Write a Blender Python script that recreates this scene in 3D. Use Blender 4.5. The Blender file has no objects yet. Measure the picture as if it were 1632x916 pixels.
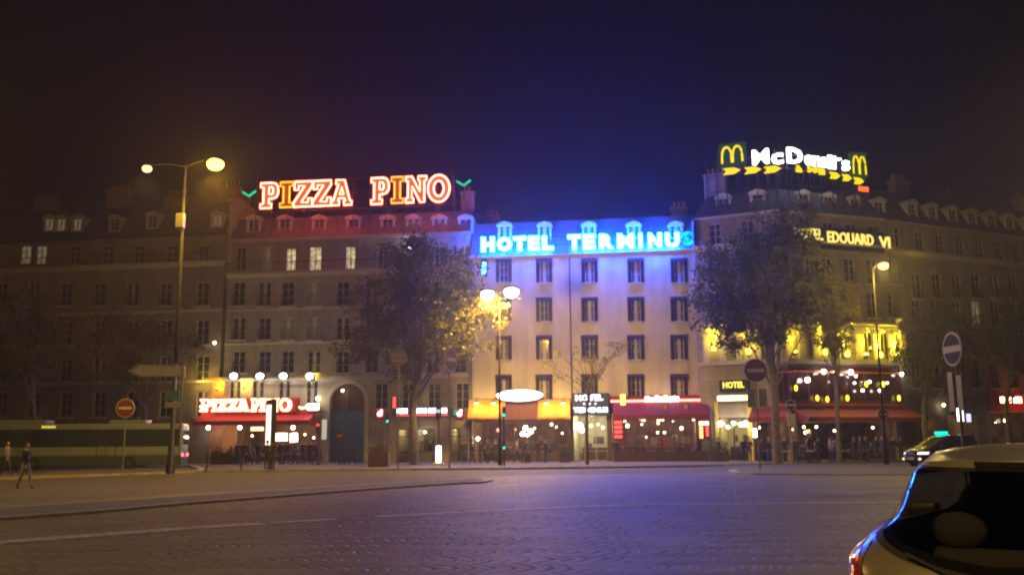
import bpy, bmesh, math, random
from mathutils import Vector, Matrix
from math import radians as R, sin, cos, pi
random.seed(7)
sc = bpy.context.scene
COL = sc.collection

# ---------------------------------------------------------------- camera
PITCH, ROLL, EYE = math.atan(248/1500), R(-0.45), 1.6
CAMROT = Matrix.Rotation(R(90)+PITCH, 4, 'X') @ Matrix.Rotation(ROLL, 4, 'Z')
cd = bpy.data.cameras.new('camera'); cam = bpy.data.objects.new('camera', cd); COL.objects.link(cam)
cam.matrix_world = Matrix.Translation((0, 0, EYE)) @ CAMROT
cd.sensor_width = 36; cd.lens = 1500/1632*36; cd.clip_start = .05; cd.clip_end = 3000
cd.dof.use_dof = True; cd.dof.focus_distance = 8.5; cd.dof.aperture_fstop = 2.6
sc.camera = cam
# ---------------------------------------------------------------- night sky, faint moonlight, exposure
w = bpy.data.worlds.new('World'); sc.world = w; w.use_nodes = True
nt = w.node_tree; bg = nt.nodes['Background']
sky = nt.nodes.new('ShaderNodeTexSky'); sky.sky_type = 'NISHITA'; sky.sun_disc = False
sky.sun_elevation = R(40); sky.sun_rotation = R(200)
mixn = nt.nodes.new('ShaderNodeMix'); mixn.data_type = 'RGBA'; mixn.inputs[0].default_value = .985
mixn.inputs[7].default_value = (3.4, 1.9, 1.0, 1)          # town glow on the night haze
nt.links.new(sky.outputs[0], mixn.inputs[6]); nt.links.new(mixn.outputs[2], bg.inputs[0])
bg.inputs[1].default_value = .0005
sd = bpy.data.lights.new('moonlight', 'SUN'); sd.energy = .004; sd.angle = R(.5); sd.color = (1, .93, .85)
so = bpy.data.objects.new('moonlight', sd); COL.objects.link(so); so.rotation_euler = (R(50), 0, R(-20))
sc.view_settings.view_transform = 'Standard'; sc.view_settings.look = 'None'
sc.view_settings.exposure = -.3; sc.view_settings.gamma = 1
sc.cycles.use_denoising = True
sc.cycles.max_bounces = 5; sc.cycles.volume_bounces = 0; sc.cycles.transparent_max_bounces = 6
sc.cycles.caustics_reflective = False; sc.cycles.caustics_refractive = False
sc.cycles.filter_width = 1.9
sc.cycles.sample_clamp_indirect = 3

# ---------------------------------------------------------------- pixel -> place helpers
def ray(px, py):
    return (CAMROT.to_3x3() @ Vector(((px-816)/1500, (458-py)/1500, -1)))
def atY(px, py, Y):
    d = ray(px, py); t = Y/d.y
    return Vector((d.x*t, Y, EYE+d.z*t))
def gnd(px, py, z=0.):
    d = ray(px, py); t = (z-EYE)/d.z
    return Vector((d.x*t, d.y*t, z))
def gX(px, Y, z=0.):                      # ground point at distance Y seen in column px
    p = atY(px, 706, Y)
    for _ in range(4):
        # find py for that z
        lo, hi = 0, 1500
        for _ in range(30):
            m = (lo+hi)/2
            if atY(px, m, Y).z > z: lo = m
            else: hi = m
        p = atY(px, (lo+hi)/2, Y)
    return p

# ---------------------------------------------------------------- materials
MATS = {}
def pmat(name, col, rough=.8, metal=0, var=.15, scale=3., bump=0, trans=0, coat=0, spec=.5, nscale2=None):
    if name in MATS: return MATS[name]
    m = bpy.data.materials.new(name); m.use_nodes = True; n = m.node_tree.nodes; l = m.node_tree.links
    b = n['Principled BSDF']; b.inputs['Roughness'].default_value = rough; b.inputs['Metallic'].default_value = metal
    b.inputs['Coat Weight'].default_value = coat; b.inputs['Specular IOR Level'].default_value = spec
    b.inputs['Transmission Weight'].default_value = trans
    tc = n.new('ShaderNodeTexCoord'); no = n.new('ShaderNodeTexNoise'); no.inputs['Scale'].default_value = scale
    no.inputs['Detail'].default_value = 5; l.new(tc.outputs['Object'], no.inputs['Vector'])
    cr = n.new('ShaderNodeValToRGB')
    cr.color_ramp.elements[0].position = .3; cr.color_ramp.elements[1].position = .7
    cr.color_ramp.elements[0].color = tuple(c*(1-var) for c in col)+(1,)
    cr.color_ramp.elements[1].color = tuple(min(1, c*(1+var)) for c in col)+(1,)
    l.new(no.outputs['Fac'], cr.inputs[0]); l.new(cr.outputs[0], b.inputs['Base Color'])
    if bump:
        bp = n.new('ShaderNodeBump'); bp.inputs['Strength'].default_value = bump; bp.inputs['Distance'].default_value = .03
        l.new(no.outputs['Fac'], bp.inputs['Height']); l.new(bp.outputs[0], b.inputs['Normal'])
    MATS[name] = m; return m
def emat(name, col, s, var=0):
    if name in MATS: return MATS[name]
    m = bpy.data.materials.new(name); m.use_nodes = True; n = m.node_tree.nodes; l = m.node_tree.links
    n.remove(n['Principled BSDF']); e = n.new('ShaderNodeEmission'); e.inputs[0].default_value = tuple(col)+(1,)
    e.inputs[1].default_value = s; l.new(e.outputs[0], n['Material Output'].inputs[0])
    if var:
        tc = n.new('ShaderNodeTexCoord'); no = n.new('ShaderNodeTexNoise'); no.inputs['Scale'].default_value = 2.2
        l.new(tc.outputs['Object'], no.inputs['Vector'])
        mp = n.new('ShaderNodeMapRange'); mp.inputs[1].default_value = .35; mp.inputs[2].default_value = .65
        mp.inputs[3].default_value = s*(1-var); mp.inputs[4].default_value = s*(1+var)
        l.new(no.outputs['Fac'], mp.inputs[0]); l.new(mp.outputs[0], e.inputs[1])
    MATS[name] = m; return m
def wall_mat(name, col, course=.42, joint=.35, stain=.25):
    m = bpy.data.materials.new(name); m.use_nodes = True; n = m.node_tree.nodes; l = m.node_tree.links
    b = n['Principled BSDF']; b.inputs['Roughness'].default_value = .9; b.inputs['Specular IOR Level'].default_value = .2
    tc = n.new('ShaderNodeTexCoord')
    sw = n.new('ShaderNodeMapping'); sw.inputs['Rotation'].default_value = (R(-90), 0, 0); l.new(tc.outputs['Object'], sw.inputs[0])
    br = n.new('ShaderNodeTexBrick'); br.inputs['Scale'].default_value = 1; br.inputs['Brick Width'].default_value = 1.1
    br.inputs['Row Height'].default_value = course; br.inputs['Mortar Size'].default_value = .012
    br.inputs['Color1'].default_value = tuple(c*1.05 for c in col)+(1,); br.inputs['Color2'].default_value = tuple(c*.9 for c in col)+(1,)
    br.inputs['Mortar'].default_value = tuple(c*(1-joint) for c in col)+(1,); l.new(sw.outputs[0], br.inputs[0])
    no = n.new('ShaderNodeTexNoise'); no.inputs['Scale'].default_value = .7; no.inputs['Detail'].default_value = 7
    mp = n.new('ShaderNodeMapping'); mp.inputs['Scale'].default_value = (1.6, 1, .45)
    l.new(tc.outputs['Object'], mp.inputs[0]); l.new(mp.outputs[0], no.inputs[0])
    r = n.new('ShaderNodeMapRange'); r.inputs[1].default_value = .35; r.inputs[2].default_value = .7; r.inputs[3].default_value = 1-stain; r.inputs[4].default_value = 1.05
    l.new(no.outputs['Fac'], r.inputs[0])
    mx = n.new('ShaderNodeMix'); mx.data_type = 'RGBA'; mx.blend_type = 'MULTIPLY'; mx.inputs[0].default_value = 1
    l.new(br.outputs[0], mx.inputs[6]); l.new(r.outputs[0], mx.inputs[7]); l.new(mx.outputs[2], b.inputs['Base Color'])
    MATS[name] = m; return m
def glass_mat(name, col=(.02,.025,.03), rough=.08):
    return pmat(name, col, rough, var=.3, scale=.8, spec=.8)
def clear_glass():
    if 'clear' in MATS: return MATS['clear']
    m = bpy.data.materials.new('clear_glazing'); m.use_nodes = True; n = m.node_tree.nodes; l = m.node_tree.links
    n.remove(n['Principled BSDF'])
    t = n.new('ShaderNodeBsdfTransparent'); t.inputs[0].default_value = (.8, .82, .8, 1)
    g = n.new('ShaderNodeBsdfGlossy'); g.inputs['Roughness'].default_value = .03
    f = n.new('ShaderNodeFresnel'); mx = n.new('ShaderNodeMixShader')
    l.new(f.outputs[0], mx.inputs[0]); l.new(t.outputs[0], mx.inputs[1]); l.new(g.outputs[0], mx.inputs[2]); l.new(mx.outputs[0], n['Material Output'].inputs[0])
    MATS['clear'] = m; return m
def curtain_mat(name, glow):             # a window seen at night: dark jambs, pale curtain edge in the middle
    m = bpy.data.materials.new(name); m.use_nodes = True; n = m.node_tree.nodes; l = m.node_tree.links
    b = n['Principled BSDF']; b.inputs['Roughness'].default_value = .12
    tc = n.new('ShaderNodeTexCoord'); wv = n.new('ShaderNodeTexWave'); wv.inputs['Scale'].default_value = 2.3; wv.inputs['Distortion'].default_value = 1.5
    l.new(tc.outputs['Object'], wv.inputs[0])
    sx = n.new('ShaderNodeSeparateXYZ'); l.new(tc.outputs['Object'], sx.inputs[0])
    ab = n.new('ShaderNodeMath'); ab.operation = 'ABSOLUTE'; l.new(sx.outputs[0], ab.inputs[0])
    cr = n.new('ShaderNodeValToRGB'); cr.color_ramp.elements[0].position = .1; cr.color_ramp.elements[0].color = (.5, .48, .46, 1)
    cr.color_ramp.elements[1].position = .24; cr.color_ramp.elements[1].color = (.02, .018, .02, 1); l.new(ab.outputs[0], cr.inputs[0])
    mx = n.new('ShaderNodeMix'); mx.data_type = 'RGBA'; mx.blend_type = 'MULTIPLY'; mx.inputs[0].default_value = .4
    l.new(cr.outputs[0], mx.inputs[6]); l.new(wv.outputs['Color'], mx.inputs[7]); l.new(mx.outputs[2], b.inputs['Base Color'])
    if glow:
        b.inputs['Emission Color'].default_value = (1, .7, .35, 1); b.inputs['Emission Strength'].default_value = glow
    MATS[name] = m; return m

# ---------------------------------------------------------------- mesh builder
class MB:
    def __init__(s): s.v = []; s.f = []; s.m = []
    def quad(s, a, b, c, d, m=0):
        i = len(s.v); s.v += [tuple(a), tuple(b), tuple(c), tuple(d)]; s.f.append((i, i+1, i+2, i+3)); s.m.append(m); return s
    def poly(s, pts, m=0):
        i = len(s.v); s.v += [tuple(p) for p in pts]; s.f.append(tuple(range(i, i+len(pts)))); s.m.append(m); return s
    def box(s, x0, x1, y0, y1, z0, z1, m=0):
        i = len(s.v)
        s.v += [(x0,y0,z0),(x1,y0,z0),(x1,y1,z0),(x0,y1,z0),(x0,y0,z1),(x1,y0,z1),(x1,y1,z1),(x0,y1,z1)]
        for f in ((0,3,2,1),(4,5,6,7),(0,1,5,4),(1,2,6,5),(2,3,7,6),(3,0,4,7)): s.f.append(tuple(i+k for k in f)); s.m.append(m)
        return s
    def bbox(s, x0, x1, y0, y1, z0, z1, b=.02, m=0):   # bevelled box
        bm = bmesh.new(); bmesh.ops.create_cube(bm, size=1)
        for v in bm.verts: v.co = Vector(((x0+x1)/2+v.co.x*(x1-x0), (y0+y1)/2+v.co.y*(y1-y0), (z0+z1)/2+v.co.z*(z1-z0)))
        bmesh.ops.bevel(bm, geom=bm.edges[:], offset=b, segments=2, affect='EDGES', profile=.6); return s.bm(bm, m)
    def bm(s, bm, m=0):
        i = len(s.v); bm.verts.index_update(); s.v += [tuple(v.co) for v in bm.verts]
        for f in bm.faces: s.f.append(tuple(i+v.index for v in f.verts)); s.m.append(m)
        bm.free(); return s
    def tube(s, pts, r, n=8, m=0, cap=True, r1=None):
        pts = [Vector(p) for p in pts]; k = len(pts); base = len(s.v)
        for i, p in enumerate(pts):
            d = (pts[min(i+1, k-1)]-pts[max(i-1, 0)]).normalized()
            a = d.orthogonal().normalized() if abs(d.z) > .99 else Vector((0,0,1)).cross(d).normalized()
            b = d.cross(a); rr = r if r1 is None else r+(r1-r)*i/(k-1)
            if isinstance(r, (list, tuple)): rr = r[i]
            for j in range(n): s.v.append(tuple(p+a*rr*cos(2*pi*j/n)+b*rr*sin(2*pi*j/n)))
        for i in range(k-1):
            for j in range(n):
                a0 = base+i*n+j; a1 = base+i*n+(j+1) % n; s.f.append((a0, a1, a1+n, a0+n)); s.m.append(m)
        if cap:
            s.f.append(tuple(base+j for j in range(n))[::-1]); s.m.append(m)
            s.f.append(tuple(base+(k-1)*n+j for j in range(n))); s.m.append(m)
        return s
    def loop(s, pts, r, n=5, m=0):        # closed tube
        pts = [Vector(p) for p in pts]; k = len(pts); base = len(s.v)
        nrm = Vector((0, 1, 0))
        for i, p in enumerate(pts):
            d = (pts[(i+1) % k]-pts[i-1]).normalized(); a = d.cross(nrm).normalized(); b = d.cross(a)
            for j in range(n): s.v.append(tuple(p+a*r*cos(2*pi*j/n)+b*r*sin(2*pi*j/n)))
        for i in range(k):
            for j in range(n):
                i2 = (i+1) % k; s.f.append((base+i*n+j, base+i*n+(j+1) % n, base+i2*n+(j+1) % n, base+i2*n+j)); s.m.append(m)
        return s
    def lathe(s, prof, n=16, m=0, c=(0,0,0), ax='Z'):
        base = len(s.v); k = len(prof)
        for (r, z) in prof:
            for j in range(n):
                a = 2*pi*j/n; x, y = r*cos(a), r*sin(a)
                p = {'Z': (x, y, z), 'Y': (x, z, y), 'X': (z, x, y)}[ax]
                s.v.append((p[0]+c[0], p[1]+c[1], p[2]+c[2]))
        for i in range(k-1):
            for j in range(n):
                a0 = base+i*n+j; a1 = base+i*n+(j+1) % n; s.f.append((a0, a1, a1+n, a0+n)); s.m.append(m)
        s.f.append(tuple(base+j for j in range(n))[::-1]); s.m.append(m)
        s.f.append(tuple(base+(k-1)*n+j for j in range(n))); s.m.append(m)
        return s
    def ball(s, c, rx, ry=None, rz=None, n=12, m=0):
        ry = ry or rx; rz = rz or rx; base = len(s.v); k = n//2+1
        for i in range(k):
            t = pi*(i+.02)/(k-1+.04)
            for j in range(n):
                a = 2*pi*j/n; s.v.append((c[0]+rx*sin(t)*cos(a), c[1]+ry*sin(t)*sin(a), c[2]-rz*cos(t)))
        for i in range(k-1):
            for j in range(n):
                a0 = base+i*n+j; a1 = base+i*n+(j+1) % n; s.f.append((a0, a1, a1+n, a0+n)); s.m.append(m)
        return s
    def prism(s, pts, y0, y1, m=0):       # outline in x,z swept along y
        i = len(s.v); k = len(pts)
        s.v += [(x, y0, z) for x, z in pts]+[(x, y1, z) for x, z in pts]
        s.f.append(tuple(range(i, i+k))); s.m.append(m); s.f.append(tuple(range(i+2*k-1, i+k-1, -1))); s.m.append(m)
        for j in range(k):
            j2 = (j+1) % k; s.f.append((i+j2, i+j, i+k+j, i+k+j2)); s.m.append(m)
        return s
    def mesh(s, name, mats, smooth=False):
        me = bpy.data.meshes.new(name); me.from_pydata(s.v, [], s.f)
        for mm in (mats if isinstance(mats, (list, tuple)) else [mats]): me.materials.append(mm)
        me.polygons.foreach_set('material_index', s.m)
        if smooth: me.polygons.foreach_set('use_smooth', [True]*len(s.f))
        me.update(); return me

WM = {}
I4 = Matrix.Identity(4)
def T(x, y, z): return Matrix.Translation((x, y, z))
def RZ(a): return Matrix.Rotation(a, 4, 'Z')
def tag(o, label=None, cat=None, group=None, kind=None):
    if label: o['label'] = label
    if cat: o['category'] = cat
    if group: o['group'] = group
    if kind: o['kind'] = kind
    return o
def link(name, data, parent=None, W=I4):
    o = bpy.data.objects.new(name, data); COL.objects.link(o); WM[o.name] = W.copy()
    if parent is not None:
        o.parent = parent; o.matrix_basis = WM[parent.name].inverted() @ W
    else: o.matrix_basis = W
    return o
def thing(name, label, cat, W=I4, group=None): return tag(link(name, None, None, W), label, cat, group)
def part(name, mb, mats, parent, W=None, smooth=False):
    me = mb if isinstance(mb, bpy.types.Mesh) else mb.mesh(name, mats, smooth)
    return link(name, me, parent, WM[parent.name] if W is None else W)
def kids(o): return [c for c in bpy.data.objects if c.parent == o]
def dup(root, W, label=None, group=None, cat=None):
    def cp(o, par):
        c = o.copy(); COL.objects.link(c)
        if par is None: c.parent = None; c.matrix_basis = W
        else: c.parent = par; c.matrix_basis = o.matrix_basis.copy()
        WM[c.name] = W if par is None else WM[par.name] @ c.matrix_basis
        for k in KIDS.get(o.name, []) : cp(k, c)
        return c
    def reg(o):
        if o.name not in KIDS: KIDS[o.name] = kids(o)
        for k in KIDS[o.name]: reg(k)
    reg(root)
    c = cp(root, None)
    if label: c['label'] = label
    if group: c['group'] = group; root['group'] = group
    if cat: c['category'] = cat
    return c
KIDS = {}
def lamp(parent, W, energy, col, r=.12, kind='POINT', name='lamp_light', spot=None):
    ld = bpy.data.lights.new(name, kind); ld.energy = energy; ld.color = col
    if kind == 'AREA': ld.shape = 'RECTANGLE'; ld.size, ld.size_y = r
    else: ld.shadow_soft_size = r
    if spot: ld.spot_size = spot; ld.spot_blend = .5
    return link(name, ld, parent, W)

class Facade:
    """vertical plane; local x runs left to right along it, local -y points out to the street, z up"""
    def __init__(s, a, b):
        s.a, s.b = Vector(a), Vector(b); e = (s.b-s.a); s.L = e.length; s.e = e.normalized()
        s.n = Vector((s.e.y, -s.e.x)); ang = math.atan2(s.e.y, s.e.x)
        s.M = T(s.a.x, s.a.y, 0) @ RZ(ang)
    def uz(s, px, py, off=0.):
        d = ray(px, py); dn = d.x*s.n.x+d.y*s.n.y; cn = -s.a.x*s.n.x-s.a.y*s.n.y
        t = (off-cn)/dn; p = Vector((0, 0, EYE))+d*t
        return (p.x-s.a.x)*s.e.x+(p.y-s.a.y)*s.e.y, p.z
    def u(s, px, py=600, off=0.): return s.uz(px, py, off)[0]
    def z(s, px, py, off=0.): return s.uz(px, py, off)[1]
    def box(s, mb, px0, py0, px1, py1, d0, d1, m=0):
        pm = (px0+px1)/2; ym = (py0+py1)/2
        return mb.box(s.u(px0, ym, d1), s.u(px1, ym, d1), -d1, -d0, s.z(pm, py1, d1), s.z(pm, py0, d1), m)
def pt(px, Y): p = atY(px, 700, Y); return (p.x, p.y)

def text_mesh(txt, w, h, depth, mat, offset=0., res=2, xs=1.0):
    c = bpy.data.curves.new('lettering', 'FONT'); c.body = txt; c.extrude = .5; c.offset = offset; c.resolution_u = res
    c.align_x = 'LEFT'; c.space_character = xs
    o = bpy.data.objects.new('tmp', c); COL.objects.link(o)
    dg = bpy.context.evaluated_depsgraph_get(); me = bpy.data.meshes.new_from_object(o.evaluated_get(dg))
    bpy.data.objects.remove(o)
    xs_ = [v.co.x for v in me.vertices]; ys = [v.co.y for v in me.vertices]
    x0, x1, y0, y1 = min(xs_), max(xs_), min(ys), max(ys)
    for v in me.vertices:
        x, y, z = v.co; v.co = ((x-x0)/(x1-x0)*w, -z*depth, (y-y0)/(y1-y0)*h)
    me.materials.clear(); me.materials.append(mat); me.name = 'lettering'
    for p in me.polygons: p.material_index = 0
    return me
# ================================================================ materials of the place
M_stone = wall_mat('limestone', (.40, .36, .31), .42, .3)
M_stone2 = wall_mat('pale_limestone', (.46, .41, .35), .45, .25)
M_render = wall_mat('cream_render', (.60, .55, .45), 40, 0, .22)
M_dstone = wall_mat('grey_limestone', (.30, .27, .24), .42, .35)
M_trim = pmat('trim_stone', (.48, .44, .38), .85, var=.12)
M_zinc = pmat('zinc_roof', (.12, .125, .14), .5, .3, var=.2, scale=1.5)
M_slate = pmat('slate_roof', (.06, .06, .07), .6, var=.3, scale=4)
M_iron = pmat('black_iron', (.02, .02, .022), .5, .2)
M_dark = pmat('dark_metal', (.045, .043, .04), .5, .3)
M_grey = pmat('grey_metal', (.22, .22, .21), .45, .5)
M_galv = pmat('galvanised_steel', (.42, .42, .40), .45, .6)
M_wood = pmat('dark_wood', (.09, .05, .03), .6, scale=8)
M_frame = pmat('white_window_frame', (.5, .48, .45), .6)
M_pane = glass_mat('dark_pane', (.035, .035, .04))
M_cur = curtain_mat('curtained_pane', 0)
M_curlit = curtain_mat('dim_curtained_pane', .06)
M_lit = emat('lit_window', (1, .74, .38), .80, .5)
M_lit2 = emat('dim_lit_window', (1, .72, .42), .16, .5)
M_hood = pmat('plum_canvas', (.03, .014, .02), .9)
M_white = pmat('white_paint', (.7, .7, .68), .6)
M_chim = pmat('chimney_brick', (.25, .16, .12), .9, scale=6)
M_pot = pmat('terracotta', (.35, .15, .08), .9)
M_skin = pmat('skin', (.45, .28, .2), .6)
M_hair = pmat('dark_hair', (.03, .02, .015), .7)
M_shoe = pmat('shoe_leather', (.02, .02, .02), .5)
M_leaf = None

# ================================================================ ground
def cobble_mat():
    m = bpy.data.materials.new('granite_setts'); m.use_nodes = True; n = m.node_tree.nodes; l = m.node_tree.links
    b = n['Principled BSDF']; b.inputs['Roughness'].default_value = .62; b.inputs['Specular IOR Level'].default_value = .35
    tc = n.new('ShaderNodeTexCoord'); wn = n.new('ShaderNodeTexNoise'); wn.inputs['Scale'].default_value = .9
    l.new(tc.outputs['Object'], wn.inputs[0])
    wa = n.new('ShaderNodeVectorMath'); wa.operation = 'MULTIPLY_ADD'; wa.inputs[1].default_value = (.35, .35, 0); l.new(wn.outputs['Color'], wa.inputs[0]); l.new(tc.outputs['Object'], wa.inputs[2])
    s = n.new('ShaderNodeSeparateXYZ'); l.new(wa.outputs[0], s.inputs[0])
    def M(op, a, b_=None):
        q = n.new('ShaderNodeMath'); q.operation = op
        for i, x in enumerate((a, b_)):
            if x is None: continue
            if isinstance(x, (int, float)): q.inputs[i].default_value = x
            else: l.new(x, q.inputs[i])
        return q.outputs[0]
    W, D = .95, .26
    fx = M('SUBTRACT', M('MULTIPLY', M('FRACT', M('DIVIDE', s.outputs[1], W)), 2.), 1.)
    par = M('MULTIPLY', M('MULTIPLY', fx, fx), 1.15)
    v = M('FRACT', M('ADD', M('DIVIDE', s.outputs[0], D), par))
    row = M('FRACT', M('MULTIPLY', M('ADD', M('DIVIDE', s.outputs[0], D), par), 2.))
    colr = M('FRACT', M('DIVIDE', s.outputs[1], .115))
    fine = M('MINIMUM', M('MINIMUM', M('MULTIPLY', row, 5.), M('MULTIPLY', colr, 5.)), 1.)
    arc = M('MINIMUM', M('ADD', M('MULTIPLY', M('ABSOLUTE', M('SUBTRACT', v, .5)), 4.), M('MAXIMUM', M('MULTIPLY', M('SUBTRACT', wn.outputs['Fac'], .47), 7.), 0.)), 1.)      # joint of each fan
    no = n.new('ShaderNodeTexNoise'); no.inputs['Scale'].default_value = 4; no.inputs['Detail'].default_value = 7; l.new(tc.outputs['Object'], no.inputs[0])
    no2 = n.new('ShaderNodeTexNoise'); no2.inputs['Scale'].default_value = .35; no2.inputs['Detail'].default_value = 4; l.new(tc.outputs['Object'], no2.inputs[0])
    h = M('ADD', M('ADD', M('MULTIPLY', arc, .9), M('MULTIPLY', fine, .35)), M('MULTIPLY', no.outputs['Fac'], .9))
    bp = n.new('ShaderNodeBump'); bp.inputs['Strength'].default_value = .85; bp.inputs['Distance'].default_value = .04
    l.new(h, bp.inputs['Height']); l.new(bp.outputs[0], b.inputs['Normal'])
    val = M('MULTIPLY', M('ADD', M('MULTIPLY', arc, .52), .32), M('ADD', M('MULTIPLY', no.outputs['Fac'], .6), M('MULTIPLY', no2.outputs['Fac'], 1.1)))
    cr = n.new('ShaderNodeValToRGB'); cr.color_ramp.elements[0].position = .15; cr.color_ramp.elements[1].position = .9
    cr.color_ramp.elements[0].color = (.05, .045, .04, 1); cr.color_ramp.elements[1].color = (.18, .162, .135, 1)
    l.new(val, cr.inputs[0]); l.new(cr.outputs[0], b.inputs['Base Color'])
    return m
M_sett = cobble_mat()
M_asph = pmat('asphalt', (.052, .05, .047), .8, var=.35, scale=1.2, bump=.2)
M_pave = pmat('pavement_asphalt', (.10, .092, .088), .85, var=.25, scale=.8, bump=.15)
M_kerb = pmat('granite_kerb', (.34, .32, .29), .75, var=.25, scale=2.5)
M_line = pmat('worn_road_paint', (.42, .40, .37), .7, var=.5, scale=5)

def ground_obj(name, mb, mat): return tag(part0(name, mb, mat), kind='structure')
def part0(name, mb, mats, W=I4, smooth=False): return link(name, mb.mesh(name, mats, smooth) if isinstance(mb, MB) else mb, None, W)
g = MB(); g.quad((-150,-40,0),(150,-40,0),(150,170,0),(-150,170,0)); ground_obj('ground', g, M_sett)
def slab(name, pts, z, mat, kerb=True):
    mb = MB(); n = len(pts)
    mb.poly([(x, y, z) for x, y in pts], 0)
    for i in range(n):
        a, b = pts[i], pts[(i+1) % n]; mb.quad((a[0],a[1],-.05), (b[0],b[1],-.05), (b[0],b[1],z), (a[0],a[1],z), 1)
    if kerb:                                       # kerb stones as a raised inset band
        c = Vector((sum(p[0] for p in pts)/n, sum(p[1] for p in pts)/n))
        for i in range(n):
            a, b = Vector(pts[i]), Vector(pts[(i+1) % n]); e = (b-a).normalized(); nn = Vector((-e.y, e.x))
            if nn.dot(c-a) < 0: nn = -nn
            a2, b2 = a+nn*.3, b+nn*.3
            mb.quad((a.x,a.y,z+.004),(b.x,b.y,z+.004),(b2.x,b2.y,z+.004),(a2.x,a2.y,z+.004), 1)
    return ground_obj(name, mb, [mat, M_kerb])
def gp(px, py): p = gnd(px, py); return (p.x, p.y)
# carriageway in front of the buildings
mb = MB(); a = [gp(-700, 822), gp(0, 800), gp(350, 783), gp(780, 758), gp(1160, 752), gp(1632, 750), gp(2600, 752)]
far = [(120, 100), (-120, 100)]
mb.poly([(x, y, .004) for x, y in a+far]); ground_obj('road', mb, M_asph)
# pavement of the buildings
slab('pavement', [gp(-300, 744), gp(300, 744), gp(330, 752), gp(560, 750), gp(816, 748), gp(1100, 744), gp(1300, 737.5), gp(1440, 733), gp(1640, 727), (75, 90), (75, 120), (-75, 120)][:12], .13, M_pave)
# strip of pavement with the sign posts, in front of the bus lane
slab('sidewalk', [gp(-300, 775), gp(180, 758), gp(325, 752.5), gp(322, 749), gp(180, 750), gp(-300, 760)], .12, M_pave)
# traffic islands
def nose(p, q, r):                                 # rounded end between two edge points
    return p, q, r
slab('traffic_island', [gp(-300, 848), gp(0, 829), gp(150, 818), gp(300, 804), gp(450, 792), gp(600, 780), gp(740, 770.5), gp(772, 769), gp(785, 766.5), gp(772, 763.5), gp(740, 764), gp(600, 772), gp(450, 782), gp(350, 789), gp(150, 802), gp(0, 811), gp(-300, 825)], .065, M_pave)
slab('traffic_island', [gp(1160, 751), gp(1172, 754.5), gp(1200, 756), gp(1320, 757), gp(1450, 757), gp(1700, 756), gp(1900, 755), gp(1900, 744), gp(1632, 744.5), gp(1400, 747), gp(1200, 748.5), gp(1172, 749)], .065, M_pave)
# painted line
def strip(pts, w):
    mb = MB()
    for i in range(len(pts)-1):
        a, b = Vector(gp(*pts[i])), Vector(gp(*pts[i+1])); e = (b-a).normalized(); nn = Vector((-e.y, e.x))*w/2
        if nn.y < 0: nn = -nn
        mb.quad((*(a-nn), .009), (*(b-nn), .009), (*(b+nn), .009), (*(a+nn), .009))
    return mb
for seg, ww in (([(-120, 878), (0, 864), (200, 849), (305, 841)], .62), ([(312, 840.5), (418, 834)], .6), ([(432, 833), (535, 827)], .42), ([(600, 823), (735, 816)], .45), ([(742, 815.5), (900, 808), (1020, 804)], .5), ([(1025, 803.5), (1200, 802), (1430, 800), (1700, 797)], .3),
                ([(790, 774), (868, 771)], .35)):
    ground_obj('road_marking', strip(seg, ww), M_line)

# ================================================================ building helpers
PROTO = {}
def win_mesh(w, h, kind):
    """frame with casement bars, glazing bars; origin bottom centre, outer face at y=0, room side +y"""
    k = ('win', round(w, 2), round(h, 2), kind)
    if k in PROTO: return PROTO[k]
    f = MB(); t = .06
    f.box(-w/2, -w/2+t, .12, .2, 0, h); f.box(w/2-t, w/2, .12, .2, 0, h); f.box(-w/2+t, w/2-t, .12, .2, 0, t); f.box(-w/2+t, w/2-t, .12, .2, h-t, h)
    f.box(-.035, .035, .1, .19, t, h-t)
    for q in (.36, .68): f.box(-w/2+t, -.035, .13, .17, h*q, h*q+.035); f.box(.035, w/2-t, .13, .17, h*q, h*q+.035)
    p = MB(); p.quad((-w/2+t, .155, t), (w/2-t, .155, t), (w/2-t, .155, h-t), (-w/2+t, .155, h-t))
    PROTO[k] = (f.mesh('window', M_frame), {q: None for q in ()}, p); return PROTO[k]
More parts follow.
